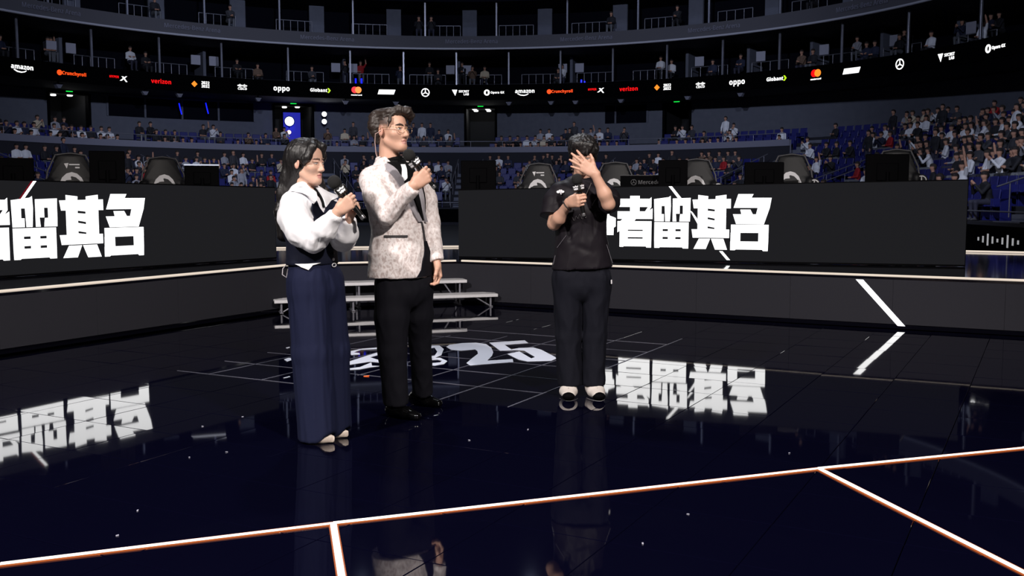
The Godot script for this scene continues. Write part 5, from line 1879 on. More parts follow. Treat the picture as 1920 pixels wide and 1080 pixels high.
func hair_mat(c: Color, seed_: int, stretch: Vector3) -> StandardMaterial3D:
	var m := mat(c, 0.45)
	m.uv1_triplanar = true
	m.uv1_scale = stretch
	m.heightmap_enabled = true
	m.heightmap_texture = noise_tex(0.06, seed_, [])
	m.heightmap_scale = 0.16
	return m


func head_at(at: Vector3, yaw: float, pitch: float, roll: float, k: float) -> Transform3D:
	return Transform3D(Basis.from_euler(Vector3(deg_to_rad(pitch), deg_to_rad(yaw), deg_to_rad(roll))) * k, at)


# the man in the pale patterned jacket
func presenter() -> void:
	var o := thing("person", "tall man in a pale patterned jacket and glasses speaking into a raised microphone", "person", Vector3(-0.636, 0, -6.003))
	var off := o.position
	var F := Vector3(0.63, 0, 0.777)
	var S := Vector3(0.777, 0, -0.63)
	var tor := Torso.new()
	tor.side = S; tor.front = F
	tor.st = [[Vector3(-0.03, 0.835, 0), 0.205, 0.14], [Vector3(-0.03, 0.97, 0), 0.195, 0.135], [Vector3(-0.03, 1.12, 0), 0.178, 0.122], [Vector3(-0.04, 1.28, 0), 0.2, 0.13], [Vector3(-0.05, 1.4, -0.005), 0.2, 0.118], [Vector3(-0.06, 1.47, -0.015), 0.14, 0.085], [Vector3(-0.074, 1.508, -0.02), 0.08, 0.072]]
	# head, hands and the body inside the clothes
	var x := head_at(Vector3(-0.068, 1.695, 0.0), 55, -3, 0, 1.08)
	var body := Shape.new()
	var f := Field.new()
	face(f, x, 1.0, SKIN, Color(0.45, 0.2, 0.17), Color(0.05, 0.035, 0.03))
	f.slab(x * Vector3(0, -0.055, -0.03), Vector3(-0.085, 1.49, -0.02), 0.054, 0.056, 0.064, 0.064, S, 0, SKIN, 0.018)
	f.into(body, 0.0042, true)
	var rw := Vector3(0.09, 1.372, 0.325)
	f = Field.new()
	f.bone(Vector3(0.03, 1.31, 0.28), rw, 0.034, 0.026, SKIN, 0.01)
	var h := hand(f, rw, Vector3(-0.3, 0.94, 0.12), Vector3(0.75, 0.6, -0.1), false, GRIP, GRIP_THUMB, 1.06, SKIN)
	f.into(body, 0.0036, true)
	f = Field.new()
	var lw := Vector3(0.182, 0.925, -0.05)
	f.bone(Vector3(0.17, 1.02, -0.07), lw, 0.034, 0.027, SKIN, 0.01)
	hand(f, lw, Vector3(0.55, 0, 0.83), Vector3(0.1, -1, 0.02), true, [[30, 45, 30], [38, 52, 35], [42, 55, 35], [46, 55, 35]], [Vector3(0.036, 0.045, 0.02), Vector3(0.04, 0.075, 0.034), Vector3(0.03, 0.1, 0.04)], 1.04, SKIN)
	f.into(body, 0.0036, true)
	f = Field.new()
	f.loft([[Vector3(-0.03, 0.86, 0), 0.16, 0.1], [Vector3(-0.03, 1.12, 0), 0.14, 0.09], [Vector3(-0.05, 1.38, 0), 0.15, 0.085], [Vector3(-0.08, 1.5, -0.02), 0.05, 0.05]], S, 0, SKIN, 0.03)
	f.chain([Vector3(-0.07, 0.82, 0.05), Vector3(-0.07, 0.45, 0.06), Vector3(-0.06, 0.08, 0.07)], [0.075, 0.05, 0.04], SKIN, 0.02)
	f.chain([Vector3(0.06, 0.82, -0.05), Vector3(0.073, 0.44, -0.15), Vector3(0.075, 0.1, -0.24)], [0.075, 0.045, 0.035], SKIN, 0.02)
	f.into(body, 0.03, true)
	var xi := x.affine_inverse()       # close-cropped stubble of the faded sides
	for i in body.v.size():
		var q := xi * body.v[i]
		if q.y > 0.0 and absf(q.x) > 0.05 and q.z < 0.045 and q.z > -0.1 and q.y < 0.09:
			var w := clampf((q.y - 0.004) / 0.03, 0, 1) * clampf((0.045 - q.z) / 0.02, 0, 1)
			body.c[i] = body.c[i].lerp(Color(0.03, 0.021, 0.018), 0.92 * w)
	obj("body", body, M.skin, o)
	eyes(o, x, Vector2(0.2, 0.2), 0.85)
	# hair: tight sides, swept-up top falling to his left
	var hb := x.basis.orthonormalized()
	f = Field.new()
	f.orb(x * Vector3(0, 0.042, -0.02), Vector3(0.0785, 0.08, 0.094), hb, Color.WHITE, 0.012)
	f.orb(x * Vector3(0, 0.088, -0.004), Vector3(0.076, 0.036, 0.086), hb, Color.WHITE, 0.022)
	f.orb(x * Vector3(-0.02, 0.07, -0.07), Vector3(0.072, 0.05, 0.05), hb, Color.WHITE, 0.025)
	f.orb(x * Vector3(-0.045, 0.03, -0.075), Vector3(0.045, 0.05, 0.04), hb, Color.WHITE, 0.025)
	f.chain([x * Vector3(-0.045, 0.094, 0.03), x * Vector3(-0.02, 0.104, 0.072), x * Vector3(0.025, 0.098, 0.096), x * Vector3(0.058, 0.074, 0.092), x * Vector3(0.072, 0.035, 0.066)], [0.018, 0.02, 0.021, 0.017, 0.007], Color.WHITE, 0.02)
	f.chain([x * Vector3(0.0, 0.098, 0.05), x * Vector3(0.04, 0.09, 0.06), x * Vector3(0.074, 0.06, 0.04)], [0.022, 0.022, 0.014], Color.WHITE, 0.02)
	f.chain([x * Vector3(-0.068, 0.065, 0.05), x * Vector3(-0.073, 0.04, 0.05), x * Vector3(-0.075, 0.012, 0.04)], [0.012, 0.008, 0.003], Color.WHITE, 0.01)
	f.bone(x * Vector3(-0.055, 0.02, -0.07), x * Vector3(-0.04, -0.05, -0.07), 0.035, 0.022, Color.WHITE, 0.03)
	f.bone(x * Vector3(0.055, 0.02, -0.07), x * Vector3(0.04, -0.05, -0.07), 0.035, 0.022, Color.WHITE, 0.03)
	f.orb(x * Vector3(-0.012, 0.024, 0.096), Vector3(0.06, 0.05, 0.045), x.basis.orthonormalized(), Color.WHITE, 0.012, true)
	f.orb(x * Vector3(-0.09, -0.012, 0.0), Vector3(0.03, 0.036, 0.03), x.basis.orthonormalized(), Color.WHITE, 0.01, true)
	f.orb(x * Vector3(0.09, -0.012, 0.0), Vector3(0.03, 0.036, 0.03), x.basis.orthonormalized(), Color.WHITE, 0.01, true)
	var hs := Shape.new()
	f.into(hs, 0.005)
	strands(hs, x, 0.0045, 60.0, 4, Vector3(1.0, 0.8, 0.16))
	hairpiece(o, hs, x, hair_mat(Color(0.17, 0.135, 0.12), 21, Vector3(16, 16, 2.5)))
	glasses(o, x)
	var ep := Shape.new()
	ep.tube([x * Vector3(-0.083, -0.005, -0.005), x * Vector3(-0.09, -0.02, -0.04), x * Vector3(-0.075, -0.06, -0.06), x * Vector3(-0.055, -0.12, -0.075), Vector3(-0.15, 1.51, -0.01)], 0.0028, 6)
	obj("earpiece", ep, mat(Color(0.7, 0.6, 0.58), 0.4), o)
	# trousers
	f = Field.new()
	f.slab(Vector3(-0.03, 0.86, 0), Vector3(-0.012, 0.75, 0), 0.135, 0.095, 0.172, 0.124, S, 1, Color.WHITE, 0.02)
	f.chain([Vector3(-0.072, 0.8, 0.045), Vector3(-0.075, 0.6, 0.055)], [0.1, 0.1], Color.WHITE, 0.02)
	f.chain([Vector3(-0.075, 0.6, 0.055), Vector3(-0.073, 0.4, 0.06)], [0.1, 0.082], Color.WHITE, 0.02)
	f.slab(Vector3(-0.073, 0.4, 0.06), Vector3(-0.055, 0.075, 0.055), 0.082, 0.082, 0.07, 0.08, S, 2, Color.WHITE, 0.02)
	f.chain([Vector3(0.064, 0.8, -0.05), Vector3(0.07, 0.6, -0.1), Vector3(0.073, 0.42, -0.16)], [0.1, 0.085, 0.066], Color.WHITE, 0.02)
	f.slab(Vector3(0.073, 0.42, -0.16), Vector3(0.078, 0.08, -0.25), 0.066, 0.07, 0.058, 0.068, S, 2, Color.WHITE, 0.02)
	var ts := Shape.new()
	f.into(ts, 0.011)
	fold(ts, 0.004, 3, Vector3(9, 3.5, 9))
	obj("trousers", ts, M.black_cloth, o)
	# jacket
	f = Field.new()
	f.loft(tor.st, S, 3, Color.WHITE, 0.012)
	var lap := Vector3(-0.172, 1.405, 0.1)
	f.chain([lap, Vector3(-0.14, 1.31, 0.165), Vector3(-0.078, 1.212, 0.215)], [0.076, 0.07, 0.062], Color.WHITE, 0.03)
	f.slab(Vector3(-0.078, 1.212, 0.215), rw - Vector3(0.004, 0.008, 0.004), 0.06, 0.06, 0.047, 0.044, Vector3(0, 0, 1), 2, Color.WHITE, 0.02)
	f.chain([Vector3(0.078, 1.415, -0.1), Vector3(0.118, 1.3, -0.115), Vector3(0.142, 1.16, -0.118)], [0.072, 0.062, 0.056], Color.WHITE, 0.025)
	f.slab(Vector3(0.142, 1.16, -0.118), lw + Vector3(0, 0.0, 0), 0.056, 0.056, 0.046, 0.048, S, 2, Color.WHITE, 0.02)
	var creased := [tor.at(-0.14, 1.33, 0), tor.at(-0.05, 1.2, 0), tor.at(-0.17, 1.16, 0), tor.at(-0.02, 1.1, 0)]
	tor.wear(f)
	f.orb(Vector3(-0.08, 1.535, -0.02) + F * 0.055 + S * 0.012, Vector3(0.064, 0.068, 0.075), Basis(S, Vector3.UP, F), Color.WHITE, 0.006, true)
	var js := Shape.new()
	f.into(js, 0.0095)
	crease(js, creased[0], creased[1], 0.03, 0.006)
	crease(js, creased[2], creased[3], 0.03, 0.006)
	crease(js, Vector3(-0.2, 1.33, 0.17), Vector3(-0.1, 1.35, 0.22), 0.026, 0.007)
	crease(js, Vector3(-0.13, 1.22, 0.27), Vector3(-0.03, 1.29, 0.29), 0.022, 0.007)
	crease(js, Vector3(-0.06, 1.16, 0.27), Vector3(0.0, 1.27, 0.31), 0.02, 0.006)
	crease(js, Vector3(0.0, 1.23, 0.32), Vector3(0.03, 1.34, 0.33), 0.018, 0.005)
	fold(js, 0.0035, 9, Vector3(8, 6, 8))
	var jk := obj("jacket", js, M.brocade, o)
	var yoke := Field.new()
	yoke.slab(Vector3(-0.055, 1.4, -0.01), Vector3(-0.062, 1.46, -0.016), 0.15, 0.095, 0.12, 0.078, S, 0, Color.WHITE, 0.01)
	yoke.slab(Vector3(-0.062, 1.46, -0.016), Vector3(-0.081, 1.532, -0.018), 0.12, 0.078, 0.068, 0.07, S, 2, Color.WHITE, 0.01)
	var p := Shape.new()
	yoke.into(p, 0.01)
	obj("shirt", p, M.black_shirt, o)
	p = Shape.new()
	tor.patch(p, SHIRT_1, 0.008)
	obj("shirt_front", p, M.black_shirt, o)
	p = Shape.new()
	tor.patch(p, TIE_1, 0.014, 0.012)
	obj("tie", p, M.cotton, o)
	for q in [LAPEL_1, LAPEL_2]:
		p = Shape.new()
		tor.patch(p, q, 0.016)
		obj("lapel", p, M.satin, jk)
	p = Shape.new()
	tor.patch(p, POCKET_1, 0.008, 0.012)
	obj("pocket_slit", p, mat(Color(0.2, 0.19, 0.2), 0.7), jk)
	p = Shape.new()
	tor.patch(p, EDGE_1, 0.007, 0.012)
	obj("front_edge", p, mat(Color(0.2, 0.19, 0.2), 0.7), jk)
	p = Shape.new()
	var ft := Field.new()
	ft.loft(tor.st, S, 3, Color.WHITE, 0.012)
	tor.wear(ft)
	tor.patch(p, OPENING_1, 0.008, 0.012)
	obj("front_opening", p, M.black_cloth, jk)
	# collar band of the black shirt
	p = Shape.new()
	p.tube(ring_path(Vector3(-0.08, 1.52, -0.018), S, F, 0.07, 0.072, 0.012), 0.014, 8, 1.5)
	obj("shirt_collar", p, M.black_shirt, o)
	p = Shape.new()
	p.tube(ring_path(Vector3(-0.08, 1.516, -0.03), S, F, 0.08, 0.074, 0.0, 1.45), 0.016, 8, 1.7)
	obj("jacket_collar", p, M.brocade, jk)
	# shoes
	for q in [[Vector3(-0.105, 0, 0.025), Vector3(0.1, 0, 0.165)], [Vector3(-0.005, 0, -0.325), Vector3(0.2, 0, -0.2)]]:
		f = Field.new()
		shoe(f, q[0], q[1], 0.095, 0.085, 0.3)
		f.bone(q[0] + (q[1] - q[0]) * 0.25 + Vector3(0, 0.06, 0), q[0] + (q[1] - q[0]) * 0.28 + Vector3(0, 0.11, 0), 0.045, 0.042, Color.WHITE, 0.02)
		var ss := Shape.new()
		f.into(ss, 0.007)
		var so := obj("shoe", ss, M.patent, o)
		var sl := Shape.new()
		sole(sl, q[0], q[1], 0.098, 0.014, 0.5)
		obj("sole", sl, M.black, so)
	h.origin += off
	microphone(h, "black microphone with white emblem flag held up in the patterned jacket's fist", 0.03, 0.5)


func ring_path(c: Vector3, s: Vector3, fr: Vector3, a: float, b: float, dip: float, open := 0.0) -> Array:
	var r := []
	var n := 22
	for k in n + 1:
		var t := lerpf(open, TAU - open, float(k) / n) + PI / 2
		r.append(c + s * (cos(t) * a) + fr * (sin(t) * b) - Vector3(0, dip * maxf(0.0, sin(t)), 0))
	return r


func strands(s: Shape, x: Transform3D, amp: float, freq: float, seed_: int, flow: Vector3) -> void:       # locks of hair running back from the brow
	var n := FastNoiseLite.new()
	n.seed = seed_
	n.frequency = 1.0
	var inv := x.affine_inverse()
	for i in s.v.size():
		var q := inv * s.v[i]
		var w := n.get_noise_3d(q.x * freq * flow.x, q.y * freq * flow.y, q.z * freq * flow.z)
		s.v[i] += s.n[i] * (amp * w * 1.6)
	s.smooth()


func glasses(o: Node3D, x: Transform3D) -> void:
	var g := Node3D.new()
	g.name = "glasses"
	o.add_child(g, true)
	for s in [-1, 1]:
		var path := []
		for k in 17:
			var a := TAU * k / 16
			path.append(x * Vector3(0.032 * s + cos(a) * 0.0255, -0.004 + sin(a) * 0.0205, 0.1005 - absf(0.032 * s + cos(a) * 0.0255) * 0.12))
		var r := Shape.new()
		r.tube(path, 0.0012, 6)
		obj("rim", r, M.gold, g)
		var t := Shape.new()
		t.tube([x * Vector3(0.0575 * s, 0.004, 0.0935), x * Vector3(0.076 * s, 0.008, 0.08), x * Vector3(0.082 * s, 0.01, 0.0), x * Vector3(0.081 * s, -0.004, -0.03)], 0.0015, 6)
		obj("temple", t, M.gold, g)
	var b := Shape.new()
	b.tube([x * Vector3(-0.0075, 0.004, 0.0995), x * Vector3(0, 0.008, 0.1025), x * Vector3(0.0075, 0.004, 0.0995)], 0.0014, 6)
	obj("bridge", b, M.gold, g)


# the woman in waistcoat and wide trousers
func woman() -> void:
	var o := thing("person", "long-haired woman in white blouse, dark waistcoat and wide navy trousers", "person", Vector3(-0.984, 0, -5.401))
	var off := o.position
	var F := Vector3(0.866, 0, 0.5)
	var S := Vector3(0.5, 0, -0.866)
	var skin := Color(0.6, 0.365, 0.275)
	var tor := Torso.new()
	tor.side = S; tor.front = F
	tor.st = [[Vector3(-0.083, 0.95, 0), 0.156, 0.114], [Vector3(-0.083, 1.05, 0), 0.146, 0.108], [Vector3(-0.092, 1.17, 0), 0.162, 0.118], [Vector3(-0.102, 1.265, -0.008), 0.168, 0.1], [Vector3(-0.104, 1.315, -0.018), 0.12, 0.074], [Vector3(-0.105, 1.36, -0.02), 0.056, 0.054]]
	var x := head_at(Vector3(-0.1, 1.49, 0.0), 66, 4, 2, 0.98)
	var body := Shape.new()
	var f := Field.new()
	face(f, x, 0.85, skin, Color(0.45, 0.17, 0.15), Color(0.16, 0.1, 0.08), 0.9)
	f.slab(x * Vector3(0, -0.055, -0.035), Vector3(-0.1, 1.275, -0.01), 0.039, 0.042, 0.055, 0.056, S, 0, skin, 0.014)
	f.into(body, 0.004, true)
	var rw := Vector3(0.112, 1.238, 0.3)
	f = Field.new()
	f.bone(Vector3(0.06, 1.175, 0.265), rw, 0.028, 0.021, skin, 0.01)
	var h := hand(f, rw, Vector3(-0.62, 0.78, 0.12), Vector3(0.8, 0.6, 0.1), false, GRIP, GRIP_THUMB, 0.9, skin)
	f.into(body, 0.0034, true)
	f = Field.new()
	var lw := Vector3(0.15, 1.19, 0.2)
	f.bone(Vector3(0.12, 1.12, 0.16), lw, 0.028, 0.021, skin, 0.01)
	hand(f, lw, Vector3(0.35, 0.1, 0.93), Vector3(0.05, 0.98, 0.15), true, [[75, 82, 50], [75, 82, 50], [78, 82, 50], [80, 82, 50]], [Vector3(0.036, 0.045, 0.02), Vector3(0.034, 0.065, 0.035), Vector3(0.02, 0.08, 0.042)], 0.86, skin)
	f.into(body, 0.0036, true)
	f = Field.new()
	f.loft([[Vector3(-0.083, 0.94, 0), 0.12, 0.08], [Vector3(-0.09, 1.17, 0), 0.12, 0.085], [Vector3(-0.104, 1.28, -0.01), 0.12, 0.06], [Vector3(-0.105, 1.33, -0.02), 0.04, 0.04]], S, 0, skin, 0.03)
	f.chain([Vector3(-0.1, 0.9, 0.06), Vector3(-0.085, 0.48, 0.06), Vector3(-0.07, 0.06, 0.06)], [0.08, 0.05, 0.035], skin, 0.02)
	f.chain([Vector3(-0.03, 0.9, -0.06), Vector3(-0.005, 0.48, -0.06), Vector3(0.0, 0.06, -0.05)], [0.08, 0.05, 0.035], skin, 0.02)
	f.into(body, 0.03, true)
	obj("body", body, M.skin, o)
	eyes(o, x, Vector2(0.4, -0.6), 0.62)
	# hair
	var hb := x.basis.orthonormalized()
	f = Field.new()
	f.orb(x * Vector3(0, 0.04, -0.025), Vector3(0.085, 0.09, 0.102), hb, Color.WHITE, 0.02)
	f.orb(x * Vector3(0, 0.0, -0.05), Vector3(0.084, 0.1, 0.075), hb, Color.WHITE, 0.03)
	for s in [-1, 1]:
		f.chain([x * Vector3(0.008 * s, 0.115, 0.035), x * Vector3(0.045 * s, 0.088, 0.066), x * Vector3(0.07 * s, 0.03, 0.052), x * Vector3(0.079 * s, -0.0, 0.02)], [0.014, 0.016, 0.014, 0.012], Color.WHITE, 0.025)
	f.chain([x * Vector3(0.075, 0.02, 0.035), x * Vector3(0.07, -0.07, 0.02), Vector3(-0.03, 1.33, -0.1), Vector3(-0.01, 1.22, -0.08)], [0.018, 0.02, 0.024, 0.016], Color.WHITE, 0.02)
	f.loft([[x * Vector3(0, 0.0, -0.065), 0.075, 0.06], [Vector3(-0.178, 1.41, -0.045), 0.085, 0.055], [Vector3(-0.2, 1.32, -0.05), 0.09, 0.05], [Vector3(-0.222, 1.22, -0.03), 0.075, 0.042], [Vector3(-0.236, 1.1, -0.01), 0.04, 0.03]], S, 0, Color.WHITE, 0.025)
	f.orb(x * Vector3(0, -0.03, 0.098), Vector3(0.064, 0.115, 0.062), hb, Color.WHITE, 0.01, true)
	f.orb(x * Vector3(-0.096, -0.016, 0.006), Vector3(0.03, 0.03, 0.026), hb, Color.WHITE, 0.01, true)
	f.orb(x * Vector3(-0.075, -0.085, 0.06), Vector3(0.05, 0.062, 0.07), hb, Color.WHITE, 0.012, true)
	var hs := Shape.new()
	f.into(hs, 0.0055)
	strands(hs, x, 0.003, 60.0, 6, Vector3(1.0, 0.1, 1.0))
	hairpiece(o, hs, x, hair_mat(Color(0.07, 0.06, 0.065), 22, Vector3(14, 1.6, 14)))
	# blouse: body and full sleeves
	f = Field.new()
	f.loft([[Vector3(-0.083, 0.95, 0), 0.14, 0.1], [tor.st[1][0], 0.134, 0.098], [tor.st[2][0], 0.152, 0.108], [tor.st[3][0], 0.162, 0.094], [tor.st[4][0], 0.122, 0.074], [Vector3(-0.105, 1.335, -0.02), 0.07, 0.062]], S, 3, Color.WHITE, 0.012)
	f.chain([Vector3(-0.15, 1.275, 0.11), Vector3(-0.148, 1.2, 0.14), Vector3(-0.1, 1.13, 0.18), Vector3(-0.028, 1.088, 0.205)], [0.064, 0.076, 0.072, 0.06], Color.WHITE, 0.03)
	f.chain([Vector3(-0.032, 1.088, 0.205), Vector3(0.035, 1.145, 0.25)], [0.064, 0.06], Color.WHITE, 0.02)
	f.slab(Vector3(0.035, 1.145, 0.25), rw - Vector3(0.012, 0.014, 0.006), 0.06, 0.056, 0.04, 0.036, Vector3(0, 0, 1), 2, Color.WHITE, 0.02)
	f.chain([Vector3(-0.035, 1.28, -0.12), Vector3(0.05, 1.16, -0.06), Vector3(0.092, 1.092, 0.06)], [0.06, 0.068, 0.066], Color.WHITE, 0.03)
	f.chain([Vector3(0.092, 1.092, 0.06), Vector3(0.12, 1.12, 0.13)], [0.066, 0.062], Color.WHITE, 0.02)
	f.slab(Vector3(0.12, 1.12, 0.13), lw + Vector3(0.0, 0.005, 0.0), 0.06, 0.055, 0.036, 0.034, Vector3(1, 0, 0), 2, Color.WHITE, 0.02)
	tor.wear(f)
	f.orb(Vector3(-0.105, 1.35, -0.02) + F * 0.05, Vector3(0.044, 0.06, 0.06), Basis(S, Vector3.UP, F), Color.WHITE, 0.006, true)
	var bs := Shape.new()
	f.into(bs, 0.0085)
	crease(bs, Vector3(-0.2, 1.2, 0.22), Vector3(-0.06, 1.12, 0.27), 0.02, 0.01)
	crease(bs, Vector3(-0.02, 1.03, 0.24), Vector3(0.02, 1.13, 0.31), 0.018, 0.008)
	crease(bs, Vector3(0.0, 1.05, 0.25), Vector3(0.06, 1.13, 0.31), 0.014, 0.006)
	crease(bs, Vector3(-0.07, 1.04, 0.26), Vector3(-0.03, 1.14, 0.28), 0.016, 0.006)
	crease(bs, Vector3(0.08, 1.05, 0.12), Vector3(0.12, 1.13, 0.2), 0.016, 0.008)
	fold(bs, 0.0035, 14, Vector3(11, 8, 11))
	var bo := obj("blouse", bs, M.cotton, o)
	# open pointed collar
	for q in [COLLAR_1, COLLAR_2]:
		var p := Shape.new()
		tor.patch(p, q, 0.016, 0.014)
		obj("collar_wing", p, M.cotton, bo)
	var cb := Shape.new()
	cb.tube(ring_path(Vector3(-0.108, 1.348, -0.026), S, F, 0.058, 0.06, 0.05, 0.8), 0.01, 8, 2.0)
	obj("collar_band", cb, M.cotton, bo)
	var rb := Shape.new()
	tor.patch(rb, RIBBON, 0.009, 0.012)
	obj("neck_ribbon", rb, M.black_shirt, bo)
	# waistcoat: its body below, its two fronts over the blouse
	f = Field.new()
	f.loft([[Vector3(-0.083, 0.95, 0), 0.16, 0.118], [tor.st[1][0], 0.15, 0.112], [Vector3(-0.0905, 1.15, 0), 0.165, 0.121], [Vector3(-0.094, 1.19, 0), 0.166, 0.119]], S, 3, Color.WHITE, 0.012)
	var ws := Shape.new()
	f.into(ws, 0.0085)
	fold(ws, 0.002, 17, Vector3(7, 5, 7))
	var wo := obj("waistcoat", ws, M.vest, o)
	for q in [VEST_1, VEST_2]:
		var vp := Shape.new()
		tor.patch(vp, q, 0.011)
		obj("waistcoat_front", vp, M.vest, wo)
	tor.skin = null
	for k in 3:
		var bt := Shape.new()
		bt.lathe(tor.at(0.03, 0.978 + 0.034 * k, 0.008), F, [Vector2(0.008, 0.0), Vector2(0.008, 0.004), Vector2(0.005, 0.005), Vector2(0.001, 0.005)], 12)
		obj("button", bt, M.patent if k else M.steel, wo)
	var bk := Shape.new()
	bk.tube(ring_path(tor.at(0.03, 0.948, 0.012), S, Vector3.UP, 0.016, 0.009, 0.0), 0.003, 6)
	obj("buckle", bk, M.steel, wo)
	# shirt tail and loop at the back of the waist
	var tl := Shape.new()
	tor.patch(tl, [Vector2(-0.152, 0.962), Vector2(-0.06, 0.965), Vector2(-0.1, 0.955), Vector2(-0.118, 0.93), Vector2(-0.14, 0.945)], 0.012, 0.012)
	obj("blouse_tail", tl, M.cotton, bo)
	var lp := Shape.new()
	lp.tube([Vector3(-0.205, 0.955, 0.06), Vector3(-0.225, 0.93, 0.07), Vector3(-0.228, 0.9, 0.07), Vector3(-0.205, 0.885, 0.075), Vector3(-0.195, 0.93, 0.08)], 0.003, 6)
	obj("belt_loop", lp, M.satin, o)
	# wide trousers
	f = Field.new()
	f.slab(Vector3(-0.083, 0.975, 0), Vector3(-0.07, 0.82, 0), 0.142, 0.104, 0.16, 0.128, S, 1, Color.WHITE, 0.02)
	f.slab(Vector3(-0.098, 0.86, 0.055), Vector3(-0.08, 0.48, 0.06), 0.1, 0.112, 0.098, 0.11, S, 0, Color.WHITE, 0.02)
	f.slab(Vector3(-0.08, 0.48, 0.06), Vector3(-0.058, 0.012, 0.055), 0.098, 0.11, 0.098, 0.108, S, 2, Color.WHITE, 0.02)
	f.slab(Vector3(-0.035, 0.86, -0.055), Vector3(-0.012, 0.48, -0.055), 0.1, 0.112, 0.1, 0.115, S, 0, Color.WHITE, 0.02)
	f.slab(Vector3(-0.012, 0.48, -0.055), Vector3(-0.004, 0.014, -0.05), 0.1, 0.115, 0.1, 0.115, S, 2, Color.WHITE, 0.02)
	for q in [Vector3(0.05, -0.01, 0.11), Vector3(0.1, -0.01, -0.01)]:
		f.orb(q, Vector3(0.1, 0.07, 0.075), Basis.IDENTITY, Color.WHITE, 0.012, true)
	var ts := Shape.new()
	f.into(ts, 0.01)
	crease(ts, Vector3(0.03, 0.95, 0.1), Vector3(0.035, 0.1, 0.14), 0.03, 0.016)
	crease(ts, Vector3(-0.07, 0.96, 0.14), Vector3(-0.06, 0.5, 0.18), 0.02, 0.008)
	crease(ts, Vector3(-0.02, 0.93, 0.14), Vector3(-0.01, 0.2, 0.18), 0.022, 0.008)
	fold(ts, 0.004, 31, Vector3(13, 1.1, 13))
	var to := obj("trousers", ts, M.navy_cloth, o)
	# pointed pale shoes
	for q in [[Vector3(-0.08, 0, 0.085), Vector3(0.058, 0, 0.1)], [Vector3(-0.03, 0, -0.035), Vector3(0.112, 0, -0.02)]]:
		f = Field.new()
		shoe(f, q[0] - (q[1] - q[0]) * 0.35, q[1] + Vector3(0, 0.002, 0), 0.074, 0.07, 0.1)
		var ss := Shape.new()
		f.into(ss, 0.006)
		obj("shoe", ss, M.cream, o)
	h.origin += off
	microphone(h, "black microphone slanting from the woman's chin to her hands", 0.012, 0.35)


